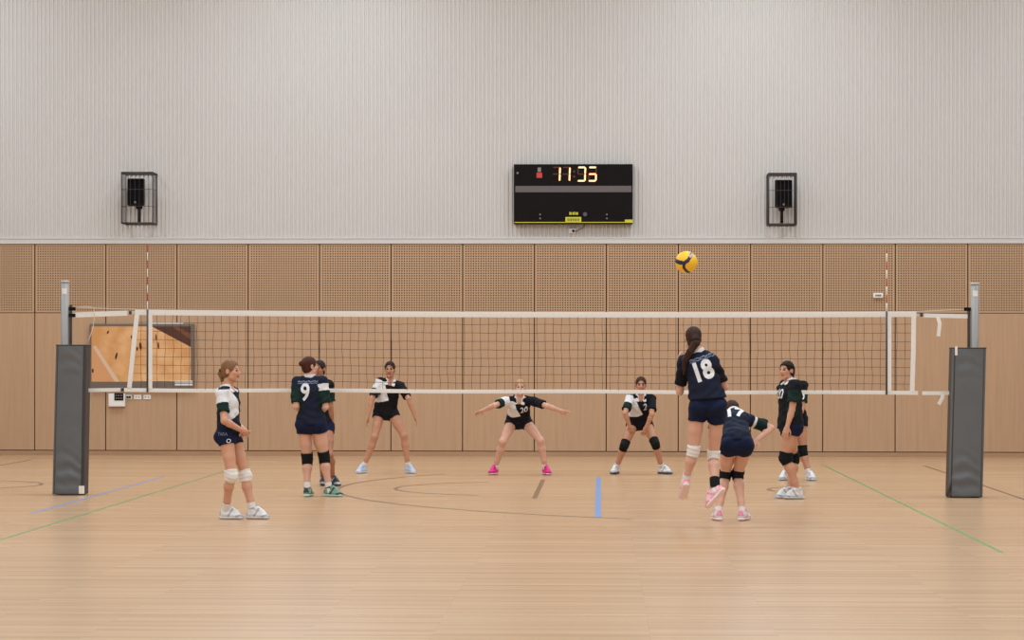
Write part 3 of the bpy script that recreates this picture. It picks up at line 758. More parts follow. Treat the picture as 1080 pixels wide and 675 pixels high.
def number_on(txt, size, centre, right, up, out, V, F, parent, m, name, bold=.012, off=.004, xs=.84):
    bvh = BVHTree.FromPolygons([tuple(p) for p in V], [tuple(int(i) for i in q) for q in F])
    bm = text_mesh(txt, size, bold * size)
    bmesh.ops.triangulate(bm, faces=bm.faces)
    for _ in range(3):
        es = [e for e in bm.edges if e.calc_length() > .022]
        if not es: break
        bmesh.ops.subdivide_edges(bm, edges=es, cuts=1); bmesh.ops.triangulate(bm, faces=bm.faces)
    right = nrm(right); up = nrm(up); out = nrm(out); o0 = np.array(parent.parent.location) if parent.parent else np.array(parent.location)
    for v in bm.verts:
        v.co.x *= xs
        p = np.array(centre) + right * v.co.x + up * v.co.y; hit = bvh.ray_cast(Vector(p + out * .45), Vector(-out))
        q = np.array(hit[0]) + out * off if hit[0] else p + out * .1
        v.co = Vector(q - o0)
    me = bpy.data.meshes.new(name); bm.to_mesh(me); bm.free(); me.materials.append(m)
    o = bpy.data.objects.new(name, me); C.objects.link(o); o.parent = parent; return o

def person(sp):
    """sp: joints in photo pixels turned into metres at the person's own distance"""
    Y = sp['Y']; sc = sp.get('sc', 1.0); J = lambda j: at(j[0], j[1], Y + (j[2] if len(j) > 2 else 0))
    pel = J(sp['pelvis']); nk = J(sp['neck']); hd = J(sp['head'])
    hf = nrm((*sp['hipf'], 0)); hup = nrm(np.array(sp.get('hipup', (0, 0, 1)), float)); hs = nrm(np.cross(hf, (0, 0, 1))) * -1
    tf = nrm((*sp['torf'], 0)); up_t = nrm(nk - pel); ts = nrm(np.cross(tf, up_t)) * -1; tn = np.cross(up_t, ts) * -1
    if tn @ tf < 0: tn = -tn
    root = thing('person', sp['label'], 'person', (pel[0], pel[1] if 'rooty' not in sp else Y, 0), sp.get('group'))
    # shoulders and hips
    sh = {}
    for s_, key in ((1, 'L'), (-1, 'R')):
        sh[key] = J(sp['sh' + key]) if 'sh' + key in sp else nk - up_t * .045 * sc + ts * s_ * .155 * sc + tn * sp.get('shf', 0)
    hip = {'L': pel + hs * .088 * sc - hup * .03, 'R': pel - hs * .088 * sc - hup * .03}
    ank, kne, wri, elb = {}, {}, {}, {}
    for k in 'LR':
        a = sp['ank' + k]
        if a[0] == 'g': p = at(a[1], 450, Y + a[2]); ank[k] = np.array([p[0], p[1], .088])
        else: ank[k] = J(a)
        kn = sp['kne' + k]; kne[k] = solve(hip[k], ank[k], kn[0], kn[1], Y, LT * sc, LS * sc, kn[2])
        wr = sp['wri' + k]; wri[k] = J(wr); e = sp['elb' + k]; elb[k] = solve(sh[k], wri[k], e[0], e[1], Y, LU * sc, LF * sc, e[2])
    if sp.get('report', 1):
        print('BONES', sp['id'], 'root', np.round([pel[0], pel[1]], 2), {k: [round(float(x), 2) for x in (np.linalg.norm(hip[k] - kne[k]), np.linalg.norm(kne[k] - ank[k]), np.linalg.norm(sh[k] - elb[k]), np.linalg.norm(elb[k] - wri[k]), ank[k][2])] for k in 'LR'}, 'spine', round(float(np.linalg.norm(nk - pel)), 2), 'shw', round(float(np.linalg.norm(sh['L'] - sh['R'])), 2))
    allp = np.array([pel, nk, hd, *sh.values(), *hip.values(), *ank.values(), *kne.values(), *wri.values(), *elb.values()])
    lo = allp.min(0) - .24; hi = allp.max(0) + .24; lo[2] = max(lo[2], -.02)
    st = sp.get('stout', 1.0)
    # ---------------- body
    f = Field(lo, hi, .0065)
    waist = pel + (nk - pel) * .36; chest = pel + (nk - pel) * .70 + tn * .006; upc = pel + (nk - pel) * .88
    mids = nrm(hs + ts)
    f.es(pel - hup * .03, pel + (waist - pel) * .35, hs, (.152 * sc * st, .108 * st), (.146 * sc * st, .102 * st), .03)
    f.es(pel + (waist - pel) * .35, waist, mids, (.142 * sc * st, .098 * st), (.113 * sc * st, .085 * st), .03)
    f.es(waist, chest, ts, (.113 * sc * st, .085 * st), (.138 * sc * st, .104 * st), .03)
    f.es(chest, upc, ts, (.138 * sc * st, .102 * st), (.125 * sc, .072), .03)
    for k in 'LR':
        m_ = upc + (sh[k] - upc) * .3
        f.rc(upc + up_t * .02, sh[k], .062, .050, .03); f.rc(nk - up_t * .01, sh[k] + up_t * .002, .038, .042, .03)
        b_ = hip[k] - hf * .035 - hup * .02; f.el(b_, (hs, hf, hup), (.08 * st, .082, .085), .03)
        th = .087 * st; f.rc(hip[k], kne[k] + (hip[k] - kne[k]) * .45, th, .068 * st, .02); f.rc(kne[k] + (hip[k] - kne[k]) * .45, kne[k], .068 * st, .050, .02)
        f.rc(kne[k] + (ank[k] - kne[k]) * .0, kne[k] + (ank[k] - kne[k]) * .06, .050, .047, .02)
        kd = nrm(kne[k] - (hip[k] + ank[k]) / 2 + tn * .02); ld = nrm(ank[k] - kne[k]); kd = nrm(hf - ld * (hf @ ld))
        cf = kne[k] + (ank[k] - kne[k]) * .30 - kd * .014
        f.rc(kne[k], cf, .045, .054 * st, .02); f.rc(cf, kne[k] + (ank[k] - kne[k]) * .72 - kd * .004, .054 * st, .036, .02); f.rc(kne[k] + (ank[k] - kne[k]) * .72 - kd * .004, ank[k], .036, .033, .02)
        f.el(kne[k] + kd * .022, (hs, hf, hup), (.033, .03, .038), .02)
        # foot inside the shoe
        tv = nrm(sp['toe' + k]); f.rc(ank[k] - ld * 0 + ld * .03, ank[k] + ld * .045 + tv * .11, .03, .024, .02)
        # arm
        m1 = sh[k] + (elb[k] - sh[k]) * .45; f.rc(sh[k], m1, .050 * st, .043 * st, .02); f.rc(m1, elb[k], .043 * st, .036, .015)
        m2 = elb[k] + (wri[k] - elb[k]) * .3; f.rc(elb[k], m2, .037, .038, .015); f.rc(m2, wri[k], .038, .024, .012)
    # ---------------- head
    fv = nrm(sp['facing']); hu = nrm(sp.get('headup', (0, 0, 1))); HS, HF, HU = ax3(fv, hu); HUt = HU
    a3 = (HS, HF, HU); q = lambda x, y, z: hd + (HS * x + HF * y + HU * z) * sc
    f.rc(nk - up_t * .02, q(0, -.018, -.055), .054 * sc, .050 * sc, .02)
    f.el(q(0, -.012, .024), a3, (.073, .090, .088), .012)
    f.el(q(0, .026, -.03), a3, (.058, .062, .078), .02)
    f.rc(q(-.032, .03, -.068), q(.032, .03, -.068), .028, .028, .02); f.el(q(0, .062, -.092), a3, (.024, .022, .02), .02)
    for s_ in (1, -1):
        f.el(q(s_ * .034, .062, -.018), a3, (.022, .02, .02), .02)                      # cheek
        f.el(q(s_ * .031, .094, .008), a3, (.018, .014, .012), .012, sub=True)           # eye socket
        f.el(q(s_ * .030, .074, .007), a3, (.0145, .0125, .0115), .003)
        f.el(q(s_ * .031, .083, .026), a3, (.02, .008, .006), .008)                      # brow
        f.el(q(s_ * .076, -.006, -.006), a3, (.009, .019, .031), .006)                   # ear
        f.el(q(s_ * .083, .0, -.002), a3, (.006, .009, .016), .004, sub=True)
    f.rc(q(0, .085, .016), q(0, .103, -.022), .008, .0115, .010); f.el(q(.010, .094, -.026), a3, (.008, .01, .008), .006); f.el(q(-.010, .094, -.026), a3, (.008, .01, .008), .006)
    f.el(q(0, .082, -.050), a3, (.023, .012, .0065), .004); f.el(q(0, .081, -.060), a3, (.020, .012, .0075), .004)
    for k in 'LR':
        hd_ = sp.get('hand' + k, {}); dv = nrm(wri[k] - elb[k]); dv = nrm(dv + np.array(hd_.get('bend', (0, 0, 0)), float)); pn = np.array(hd_.get('palm', -hf), float)
        hand(f, wri[k], dv, pn, sc * .98, hd_.get('curl', .45), hd_.get('thumb', 1 if k == 'L' else -1), hd_.get('spread', .12))
    V, Fc = f.mesh()
    ct = V[Fc].mean(1) - hd; X, Yy, Z = ct @ HS / sc, ct @ HF / sc, ct @ HU / sc
    mi = np.zeros(len(Fc), int)
    mi[(np.abs(X) < .025) & (Yy > .080) & (Z < -.043) & (Z > -.068)] = 1
    for s_ in (1, -1):
        e2 = ((X - s_ * .030) / .0145) ** 2 + ((Z - .007) / .0085) ** 2
        mi[(e2 < 1) & (Yy > .055)] = 2
        mi[(np.abs(X - s_ * .031) < .019) & (np.abs(Z - .028) < .0033) & (Yy > .06)] = 3
    body = mesh_obj('body', V, Fc, [SK[sp['skin']], M['lips'], M['eye'], HR[sp['hair']]], root, mi)
    # ---------------- hair
    bl, bh = hd - .30, hd + .24; bl[2] = hd[2] - .5
    g = Field(bl, bh, .006)
    g.el(q(0, -.014, .028), a3, (.079, .096, .092), .01); g.el(q(0, -.035, -.03), a3, (.064, .062, .07), .02)
    hn = sp.get('hairline', .040)
    g.cut(lambda P: hn * sc - (dot(P - hd, HF) * .8 - dot(P - hd, HU) * .6), k=.008)
    g.cut(lambda P: dot(P - hd, HU) + .085, k=.01)
    g.el(q(0, .088, -.018), a3, (.061, .082, sp.get('brow', .086)), .006, sub=True)
    for s_ in (1, -1): g.el(q(s_ * .085, .01, -.012), a3, (.022, .026, .034), .006, sub=True)
    for (a, b, ra, rb) in sp.get('locks', ()):
        g.rc(q(*a), q(*b), ra, rb, .012)
    g.warp(lambda P: .0022 * np.sin(dot(P - hd, HS) * 210 + 3 * np.sin(dot(P - hd, HU) * 30)) * np.sin(dot(P - hd, HF) * 60 + 1))
    V, Fc = g.mesh(); mesh_obj('hair', V, Fc, HR[sp['hair']], root)
    if sp.get('tie'):
        bm = B(); a, b = q(*sp['tie'][0]), q(*sp['tie'][1]); bm2 = Field(np.minimum(a, b) - .07, np.maximum(a, b) + .07, .005); bm2.rc(a, b, sp['tie'][2], sp['tie'][2], .004, flat='ab'); bm.free(); V, Fc = bm2.mesh(); mesh_obj('hair_tie', V, Fc, M['padb'], root)
    if sp.get('headband'):
        bnd = Field(hd - .16, hd + .18, .005); bnd.el(q(0, -.014, .03), a3, (.0855, .1015, .0975), .004)
        n_ = nrm(HU * .95 - HF * .28); bnd.cut(lambda P: .008 - np.abs(dot(P - q(0, 0, .048), n_)), k=.002)
        V, Fc = bnd.mesh(); mesh_obj('headband', V, Fc, M['padb'], root)
    # ---------------- jersey
    wr = lambda P: .0045 * np.sin(dot(P, ts) * 38 + 2.2 * np.sin(dot(P, up_t) * 21) + sp['id']) * np.sin(dot(P, up_t) * 33 + dot(P, ts) * 14) + .003 * np.sin(dot(P, up_t) * 62 + 3 * np.sin(dot(P, ts) * 17))
    hemd = sp.get('hem', .06); loose = sp.get('loose', 1.0)
    f = Field(lo, hi, .007); o_ = .018
    hem = pel - hup * hemd
    f.es(hem, pel + hup * .02, hs, ((.158 + .012 * loose) * sc * st, .122 * st + .01), ((.150 + .010) * sc * st, .110 * st + .012), .03)
    lx = .012 * (loose - 1) + .004; f.es(pel + hup * .02, waist, mids, (.160 * sc * st + lx, .120 * st + lx), (.140 * sc * st + lx, .108 * st + lx), .04)
    f.es(waist, chest, ts, (.138 * sc * st + lx, .108 * st + lx), (.150 * sc * st, .120 * st), .03)
    f.es(chest, upc, ts, (.150 * sc * st, .118 * st), (.136 * sc, .088), .03)
    sl = sp.get('sleeve', .72)
    for k in 'LR':
        f.rc(upc + up_t * .018, sh[k], .072, .062, .03); f.rc(nk - up_t * .022, sh[k], .044, .054, .03)
        e_ = sh[k] + (elb[k] - sh[k]) * sl; f.rc(sh[k], e_, .064 * st, .067 * st, .015, flat='b')
    f.warp(wr)
    f.cut(lambda P: dot(P - (pel - hup * (hemd + .015)), hup), k=.004) if not sp.get('nohemcut') else None
    f.el(nk + tn * .055 + up_t * .012, (ts, tn, up_t), (.044, .06, .062), .006, sub=True)
    f.cut(lambda P: -(dot(P - (nk + up_t * .030), up_t) + np.maximum(.11 - np.linalg.norm(P - nk - up_t * .03, axis=-1), 0) * 0) + 0, nk - .12, nk + .12, .004)
    V, Fc = f.mesh(); ct = V[Fc].mean(1); L_ = np.linalg.norm(nk - pel)
    z = (ct - pel) @ up_t / L_; x = -(ct - pel) @ ts / sc; y = (ct - pel - (nk - pel) * np.clip(z, 0, 1)[:, None]) @ tn       # x>0 = wearer's right
    mi = np.zeros(len(Fc), int); pat = sp.get('pattern', 'dark')
    dR = lambda k: ((ct - sh[k]) @ nrm(elb[k] - sh[k])) / (np.linalg.norm(elb[k] - sh[k]) * sl)
    onarm = lambda k: (np.linalg.norm((ct - sh[k]) - np.clip(((ct - sh[k]) @ (elb[k] - sh[k])) / np.sum((elb[k] - sh[k]) ** 2), 0, 1)[:, None] * (elb[k] - sh[k]), axis=1) < .082) & (dR(k) > -.05)
    aR, aL = onarm('R'), onarm('L')
    tor = ~aR & ~aL
    if pat in ('front', 'side'):
        mi[tor & (y > -.03) & (x > -.03 + (z - .44) * .19) & (z > .44 - (x + .03) * 1.1) & (z < .99)] = 1
        mi[tor & (y <= -.02) & (x > .10) & (z > .86)] = 1
    if pat == 'back': pass
    if pat != 'dark': mi[aR & (dR('R') <= .56) & (dR('R') > (.13 if pat == 'back' else -1))] = 1
    mi[aR & (dR('R') > sp.get('cuff', .44 if pat == 'back' else .56))] = 2
    if sp.get('lgreen', 1): mi[aL & (dR('L') > .30)] = 2
    if pat == 'dark': mi[aR & (dR('R') > .25)] = 2
    base = M[sp.get('jersey', 'navy')]
    jer = mesh_obj('jersey', V, Fc, [base, M['jwhite'], M[sp.get('sleevem', 'green')]], root, mi); JV, JF = V, Fc
    # collar: stand round the neck with two points at the front
    f = Field(nk - .16, nk + .16, .005)
    f.es(nk - up_t * .004, nk + up_t * .044 - tn * .010, ts, (.074 * sc, .072), (.064 * sc, .065), .006, cap=.012)
    f.el(nk + up_t * .062 + tn * .000, (ts, tn, up_t), (.056, .057, .08), .004, sub=True); f.el(nk + tn * .07 + up_t * .02, (ts, tn, up_t), (.034, .05, .055), .004, sub=True)
    for s_ in (1, -1):
        f.es(nk + ts * s_ * .060 + tn * .012 + up_t * .026, nk + ts * s_ * .050 + tn * .088 - up_t * .030, ts, (.016, .012), (.028, .012), .01)
    V, Fc = f.mesh(); o = mesh_obj('collar', V, Fc, M['jwhite'], root); o.parent = jer; o.location = (0, 0, 0)
    # ---------------- shorts
    f = Field(lo, hi, .007); sf = sp.get('short', .24)
    f.es(pel - hup * .035, pel + hup * .05, hs, (.164 * sc * st, .118 * st), (.152 * sc * st, .112 * st), .03)
    for k in 'LR':
        f.el(hip[k] - hf * .037 - hup * .02, (hs, hf, hup), (.09 * st, .092, .093), .03)
        f.rc(hip[k], hip[k] + (kne[k] - hip[k]) * sf, .099 * st, .092 * st, .02, flat='b')
    f.warp(lambda P: .0025 * np.sin(dot(P, hs) * 40 + dot(P, hup) * 50 + sp['id']))
    V, Fc = f.mesh(); sho = mesh_obj('shorts', V, Fc, M[sp.get('shortm', 'shorts')], root); SV, SF = V, Fc
    # ---------------- knee pads, socks, shoes
    for k in 'LR':
        if sp.get('kp'):
            u_ = nrm(hip[k] - kne[k]); d_ = nrm(ank[k] - kne[k]); r_ = .063 * st; h_ = sp.get('kph', .075)
            kd = nrm(hf - d_ * (hf @ d_)); f = Field(kne[k] - .17, kne[k] + .17, .0052); f.rc(kne[k] - kd * .003, kne[k] + u_ * h_ - kd * .004, r_, r_ + .007, .012, flat='b'); f.rc(kne[k] - kd * .003, kne[k] + d_ * h_ - kd * .010, r_, r_ - .003, .012, flat='b')
            f.el(kne[k] + kd * .03, (hs, kd, d_), (.045, .035, .055), .015); f.rc(kne[k] - kd * .022 + u_ * h_ * .75, kne[k] - kd * .022 + d_ * h_ * .75, .058 * st, .056 * st, .015, flat='ab')
            f.warp(lambda P: .0015 * np.sin(dot(P, d_) * 170))
            V, Fc = f.mesh(); mesh_obj('knee_pad', V, Fc, M['padw' if sp['kp'] == 'w' else 'padb'], root)
        d_ = nrm(kne[k] - ank[k]); f = Field(ank[k] - .2, ank[k] + .2, .0052); hh = sp.get('sockh', .085)
        f.rc(ank[k] - d_ * .03, ank[k] + d_ * hh, .040, .043, .01, flat='b'); f.warp(lambda P: .0012 * np.sin(dot(P, d_) * 260))
        V, Fc = f.mesh(); mesh_obj('sock', V, Fc, M[sp.get('sockm', 'sock')], root)
        if sp.get('brace') == k:
            f = Field(ank[k] - .2, ank[k] + .2, .0052); f.rc(ank[k] - d_ * .0, ank[k] + d_ * .125, .049, .050, .01, flat='ab'); V, Fc = f.mesh(); mesh_obj('ankle_brace', V, Fc, M['padb'], root)
        t_ = np.array(sp['toe' + k], float); wv = np.array(sp['footup' + k], float) if 'footup' + k in sp else (np.array([0, 0, 1.]) if sp['ank' + k][0] == 'g' else d_)
        shoe(root, ank[k], t_, wv, *[SH[c] for c in sp['shoe']])
    # ---------------- print
    for (txt, size, zc, xc, facing_, m_, nm, bold) in sp.get('print', ()):
        ra = math.radians(sp.get('tilt', 0))
        out = tn if facing_ == 'front' else -tn; right = ts if facing_ == 'front' else -ts
        number_on(txt, size, pel + (nk - pel) * zc + right * xc, right * math.cos(ra) + up_t * math.sin(ra), up_t * math.cos(ra) - right * math.sin(ra), out, JV, JF, jer, M[m_], nm, bold)
    return dict(root=root, pel=pel, nk=nk, hs=hs, hf=hf, hup=hup, shorts=sho, SV=SV, SF=SF, jer=jer, JV=JV, JF=JF, ts=ts, tn=tn, up=up_t, wri=wri, elb=elb, sh=sh, hip=hip, kne=kne)

def sm(n, r, g, b): return mat(n, srgb(r, g, b), .55, bump=.1, bscale=200)
SH = {'white': sm('white shoe leather', 226, 224, 226), 'offw': sm('off white sole', 206, 204, 206), 'grey': sm('pale grey shoe trim', 168, 172, 180), 'mint': sm('mint green shoe knit', 118, 158, 136), 'dark': sm('dark shoe trim', 38, 38, 42), 'mintw': sm('pale mint sole', 190, 214, 200),
      'blue': sm('pale blue shoe knit', 188, 204, 228), 'pink': sm('hot pink shoe knit', 236, 44, 142), 'pinkd': sm('deep pink shoe trim', 168, 16, 96), 'rose': sm('pale pink shoe knit', 240, 188, 194), 'rosed': sm('rose shoe trim', 226, 140, 156), 'pinkw': sm('pink white sole', 240, 214, 214), 'dsole': sm('dark sole', 70, 68, 70)}
def Yof(v): return float(on_floor(600, v)[1])

# ---- 1: profile player at the left, hands together
p1 = person(dict(id=1, Y=Yof(548.6), label='person in profile at the left, dark blonde ponytail, white knee pads, hands clasped low', skin='warm', hair='blonde', stout=.94,
    head=(243.6, 391.3, 0), neck=(239.6, 410, 0), pelvis=(241.5, 455.5, 0), hipf=(1, -.25), torf=(1, -.25), facing=(1, -.32, -.03),
    elbR=(236.6, 443.8, -1), wriR=(254.2, 453.6, -.13), elbL=(247, 444, 1), wriL=(256.5, 452.8, .0),
    handR=dict(palm=(0, 1, .2), curl=.5, thumb=-1), handL=dict(palm=(0, -1, 0), curl=.5, bend=(0, -.3, -.3)),
    kneR=(244.6, 502, -1), kneL=(259.6, 502, -1), ankR=('g', 238.2, -.04), ankL=('g', 266.5, .0), toeR=(1, -.12, 0), toeL=(1, -.28, 0), kp='w', kph=.062, shoe=('white', 'offw', 'grey'),
    pattern='side', jersey='navy', hem=.0, sleeve=.70, locks=[((0, -.09, .0), (0, -.115, -.03), .035, .03), ((0, -.115, -.03), (0, -.10, -.10), .03, .018)], tie=((0, -.10, .0), (0, -.108, -.012), .036)))
number_on('TARA', .05, p1['pel'] - p1['hup'] * .02 + p1['hf'] * .0, p1['hf'], (0, 0, 1), -p1['hs'], p1['SV'], p1['SF'], p1['shorts'], M['outline'], 'shorts_lettering', .0)
number_on('O', .06, p1['pel'] - p1['hup'] * .09 + p1['hf'] * .065, p1['hf'], (0, 0, 1), -p1['hs'], p1['SV'], p1['SF'], p1['shorts'], M['num'], 'shorts_emblem', .01)
# ---- 2: number 9, seen from behind
p2 = person(dict(id=2, Y=-.36, label='person with number 9 on the back, auburn hair, black knee pads, mint green shoes', skin='fair', hair='red', st=1, stout=1.06,
    head=(326.8, 386.2, 0), neck=(326.8, 398.6, 0), pelvis=(328, 444.5, 0), hipf=(.12, 1), torf=(.12, 1), facing=(.85, .52, 0),
    elbL=(312.2, 428.5, -1), wriL=(322, 436, .12), elbR=(343.2, 429.5, -1), wriR=(334, 437, .12), handL=dict(palm=(0, -1, 0), bend=(.5, 0, 0)), handR=dict(palm=(0, -1, 0), bend=(-.5, 0, 0)),
    kneL=(324.3, 484.2, 1), kneR=(342, 482.4, 1), ankL=('g', 324, 0), ankR=('g', 347, .03), toeL=(.15, 1, 0), toeR=(.9, -.35, 0), kp='b', shoe=('mint', 'mintw', 'dark'),
    pattern='back', hem=.02, sleeve=.85, locks=[((0, -.085, .03), (0, -.11, .03), .045, .035)],
    print=[('9', .29, .66, -.035, 'back', 'num', 'back_number', .022), ('~~~~', .13, .93, -.01, 'back', 'outline', 'back_lettering', .01), ('~~~~~', .10, .885, -.01, 'back', 'outline', 'back_lettering', .01)]))
# ---- 3: player mostly hidden behind number 9
p3 = person(dict(id=3, Y=Yof(513.5) + .15, label='dark haired person mostly hidden behind the player wearing number 9', skin='brown', hair='dark',
    head=(336.6, 389.3, 0), neck=(337.5, 402, 0), pelvis=(338.5, 447, 0), hipf=(-.4, -.9), torf=(-.6, -.8), facing=(-.35, -.93, -.03),
    elbL=(348.6, 430, -1), wriL=(350.4, 449, -.02), elbR=(329, 430, 1), wriR=(334, 446, 0), handL=dict(palm=(-1, 0, 0), curl=.25),
    kneL=(347.2, 480, -1), kneR=(340, 480, -1), ankL=('g', 350.8, -.05), ankR=('g', 340.5, .1), toeL=(.55, -.8, 0), toeR=(.2, -1, 0), shoe=('dark', 'dsole', 'grey'), sockh=.03,
    pattern='front', jersey='jblack', hem=.0, sleeve=.72, lgreen=1, locks=[((0, -.08, .03), (0, -.11, .02), .04, .03)]))
# ---- 4: far left, ready stance facing the camera
p4 = person(dict(id=4, Y=Yof(499.6), label='dark haired person behind the net, arms low, pale blue shoes, bare knees', skin='tan', hair='dark',
    head=(411.2, 389.6, -.08), neck=(412, 402, -.03), pelvis=(406.6, 432.5, .1), hipf=(-.1, -1), torf=(0, -1), facing=(-.05, -1, -.06),
    elbR=(392.2, 420.5, -1), wriR=(387.8, 439.5, -.16), elbL=(430.8, 420.5, -1), wriL=(437.2, 438.2, -.16), handR=dict(palm=(1, -.2, 0), curl=.3), handL=dict(palm=(-1, -.2, 0), curl=.3),
    kneR=(395.2, 460.5, -1), kneL=(425.8, 459.2, -1), ankR=('g', 383.6, .0), ankL=('g', 430.6, .03), toeR=(-.45, -1, 0), toeL=(.55, -.85, 0), shoe=('blue', 'white', 'blue'), sockh=.07,
    pattern='front', jersey='jblack', shortm='sblack', hem=.065, loose=1.7, sleeve=.84, lgreen=0, locks=[((0, -.09, .03), (0, -.115, .02), .04, .032)]))
# ---- 5: centre, arms spread, pink shoes
p5 = person(dict(id=5, Y=Yof(500.8), label='blonde person behind the net with both arms spread wide and hot pink shoes', skin='fair', hair='light',
    head=(548.6, 408.6, -.22), neck=(548, 420, -.16), pelvis=(547, 442.0, .12), hipf=(0, -1), torf=(0, -1), facing=(.05, -1, -.02),
    shL=(561.6, 423, -.14), shR=(534, 423, -.14), elbR=(521.8, 427.4, -1), wriR=(508.6, 433.2, -.22), elbL=(577.4, 428.4, -1), wriL=(591.4, 433.4, -.24), handR=dict(palm=(.1, -.6, -1), curl=.35, thumb=-1), handL=dict(palm=(-.1, -.9, -.3), curl=.12, spread=.28),
    kneR=(530.2, 465.6, -1), kneL=(570.2, 464.6, -1), ankR=('g', 522.2, .0), ankL=('g', 575.2, .0), toeR=(-.4, -1, 0), toeL=(.4, -1, 0), shoe=('pink', 'rose', 'pinkd'), sockh=.06,
    pattern='front', jersey='jblack', shortm='sblack', hem=.06, loose=1.7, sleeve=.74, lgreen=0, locks=[((0, -.09, .03), (0, -.115, .02), .038, .03)],
    print=[('20', .13, .70, .075, 'front', 'num', 'chest_number', .014)]))
# ---- 6: far right, crouched, black knee pads
p6 = person(dict(id=6, Y=Yof(499.8), label='person crouching behind the net, hands at the thighs, black knee pads, white shoes', skin='tan', hair='brown',
    head=(676, 405.8, -.2), neck=(675.8, 417.6, -.14), pelvis=(674.6, 443.2, .1), hipf=(.0, -1), torf=(.05, -1), facing=(0, -1, -.1),
    elbR=(659.2, 436, -1), wriR=(664.2, 449.8, -.24), elbL=(687.6, 437, -1), wriL=(681.6, 450.5, -.24), handR=dict(palm=(.4, 1, 0), curl=.4), handL=dict(palm=(-.4, 1, 0), curl=.4),
    kneR=(658.4, 470, -1), kneL=(691, 467.6, -1), ankR=('g', 650, .0), ankL=('g', 698.2, .02), toeR=(-.35, -1, 0), toeL=(.8, -.7, 0), kp='b', shoe=('white', 'dsole', 'grey'), sockh=.07,
    pattern='front', jersey='jblack', shortm='sblack', hem=.06, loose=1.7, sleeve=.74, lgreen=0, locks=[((0, -.08, .05), (0, -.10, .06), .045, .035)],
    print=[('2', .14, .72, .062, 'front', 'num', 'chest_number', .014), ('-', .14, .72, .115, 'front', 'num', 'chest_mark', .01)]))
# ---- 7: jumping hitter, number 18
p7 = person(dict(id=7, Y=-6.2, rooty=1, label='person jumping in mid air with number 18 on the back and white knee pads', skin='fair', hair='brown', sc=1.06, stout=.95, kph=.058,
    head=(731, 356.8, .02), neck=(735.6, 372.6, .0), pelvis=(746.4, 424, 0), hipf=(.12, 1), torf=(.05, 1), facing=(-.18, 1, .12), hipup=(-.08, 0, 1),
    shL=(721.0, 381.4, .02), shR=(751.5, 381.5, -.02), elbL=(717.0, 413, 1), wriL=(716.2, 386, .22), elbR=(764.2, 408, 1), wriR=(752, 410, .26), handL=dict(palm=(1, .1, 0), curl=.4, bend=(0, 0, .6)), handR=dict(palm=(-1, 0, 0), curl=.4),
    kneL=(731.4, 475.6, 1), kneR=(752.4, 481.4, 1), ankL=(722.8, 508.6, .12), ankR=(754.2, 516, -.06), toeL=(-.15, .78, -.6), toeR=(-.62, .1, -.70), footupL=(0, .6, .8), footupR=(-.5, .42, .6), kp='w', shoe=('rose', 'pinkw', 'rosed'), brace='R', sockh=.12,
    pattern='dark', jersey='navy', hem=-.045, sleeve=.76, short=.34, loose=1.9, sleevem='jblack',
    locks=[((0, -.09, .01), (-.0, -.115, -.03), .04, .036), ((0, -.115, -.03), (.05, -.115, -.11), .038, .034), ((.05, -.115, -.11), (.095, -.10, -.19), .034, .032), ((.095, -.10, -.19), (.095, -.08, -.32), .030, .012)],
    tie=((0, -.10, -.004), (0, -.108, -.018), .042),
    tilt=7, print=[('18', .255, .62, .012, 'back', 'num', 'back_number', .042), ('~~~~', .13, .92, .03, 'back', 'outline', 'back_lettering', .01), ('~~~~~', .10, .875, .03, 'back', 'outline', 'back_lettering', .01)]))
# ---- 8: number 17, bending
p8 = person(dict(id=8, Y=Yof(548.6), label='person bending forward with number 17 on the back, beside the jumping player', skin='fair', hair='brown', stout=.97,
    head=(771.5, 434.0, .56), neck=(774, 436.2, .41), pelvis=(776.8, 466, -.02), hipf=(.05, 1), torf=(.0, 1), facing=(-.1, .9, -.5), hipup=(0, .35, .95), headup=(0, .6, .8),
    shL=(759, 442.5, .36), shR=(791.5, 443.6, .36), elbR=(813, 451.5, 1), wriR=(798.5, 464, .24), elbL=(750, 456, 1), wriL=(760, 468, .24), handR=dict(palm=(0, -1, 0), curl=.3, bend=(-.3, -.2, -.4)), handL=dict(palm=(0, -1, 0), curl=.3, bend=(.3, -.2, -.4)),
    kneL=(765, 501.5, 1), kneR=(777.8, 501, 1), ankL=('g', 757.6, .0), ankR=('g', 782.8, .0), toeL=(-.2, 1, 0), toeR=(.35, .9, 0), kp='b', kph=.055, shoe=('white', 'pinkw', 'rosed'), sockh=.05,
    pattern='back', jersey='navy', hem=.0, sleeve=.74, short=.22, loose=.7, nohemcut=0,
    cuff=.30, print=[('17', .27, .76, .0, 'back', 'num', 'back_number', .028)]))
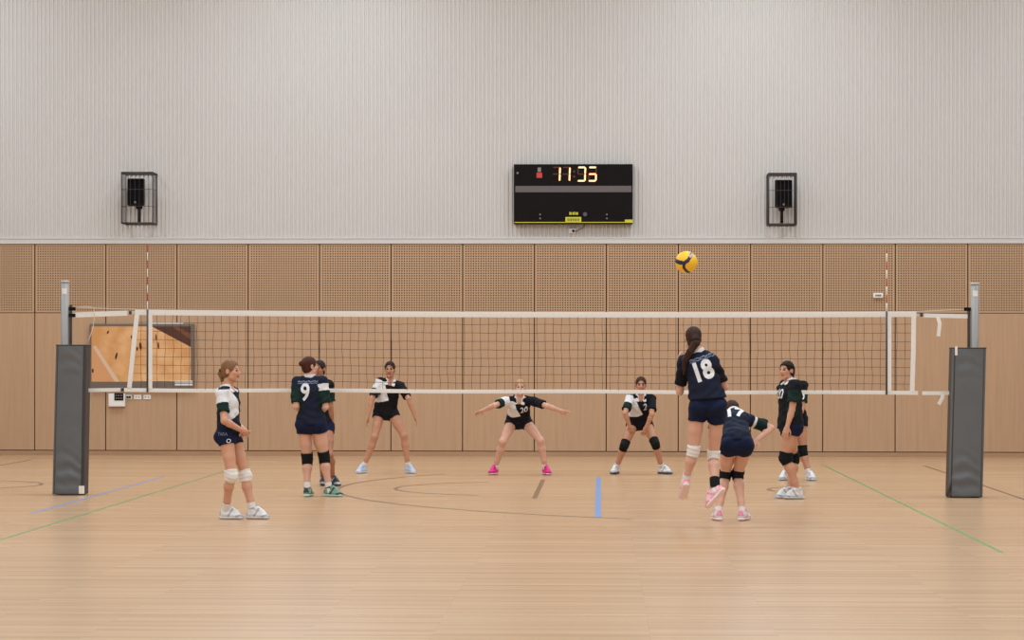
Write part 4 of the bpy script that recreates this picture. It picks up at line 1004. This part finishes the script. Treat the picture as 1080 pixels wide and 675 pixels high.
# ---- 9: right, standing in three-quarter view
p9 = person(dict(id=9, Y=Yof(525.5), label='person with dark ponytail and green sleeve standing at the right, looking left', skin='warm', hair='dark', stout=1.14,
    head=(829.6, 390.8, 0), neck=(833.6, 402.6, 0), pelvis=(833.6, 446.5, 0), hipf=(-1, -.25), torf=(-.95, -.35), facing=(-.68, -.74, .02),
    elbL=(835.2, 432.5, -1), wriL=(830.2, 450.4, -.22), elbR=(827, 433, 1), wriR=(826, 448, .12), handL=dict(palm=(0, 1, 0), curl=.35), handR=dict(palm=(0, -1, 0)),
    kneL=(827.4, 483, -1), kneR=(836.2, 483, 1), ankL=('g', 842.4, -.05), ankR=('g', 832.6, .1), toeL=(-1, -.2, 0), toeR=(-1, -.3, 0), kp='b', kph=.068, shoe=('white', 'offw', 'grey'), sockh=.05,
    pattern='dark', jersey='jblack', hem=.05, sleeve=.70, short=.26,
    locks=[((0, -.08, .03), (0, -.11, .0), .036, .03), ((0, -.11, .0), (0, -.12, -.09), .028, .014)], headband=1,
    print=[('20', .16, .70, .02, 'front', 'num', 'chest_number', .014)]))
# ---- 10: hidden behind 9
p10 = person(dict(id=10, Y=Yof(506), label='person almost hidden behind the green sleeved player standing at the right', skin='tan', hair='dark',
    head=(832.4, 392.6, -.12), neck=(835.6, 404.6, -.05), pelvis=(838, 439.5, .1), hipf=(.15, -1), torf=(.2, -1), facing=(-.1, -1, -.05),
    elbL=(846, 430, -1), wriL=(841, 443, -.2), elbR=(827, 428, -1), wriR=(834, 444, -.2), handL=dict(palm=(-1, 0, 0)), handR=dict(palm=(1, 0, 0)),
    kneL=(846.6, 475.6, -1), kneR=(833, 474, -1), ankL=('g', 853.2, .0), ankR=('g', 828.5, .05), toeL=(.4, -1, 0), toeR=(-.45, -.9, 0), kp='b', shoe=('white', 'offw', 'grey'), sockh=.07,
    pattern='dark', jersey='jblack', shortm='sblack', hem=-.0, sleeve=.75, locks=[((0, -.08, .03), (0, -.11, .02), .04, .03)],
    print=[('9', .14, .70, .095, 'front', 'num', 'chest_number', .012)]))
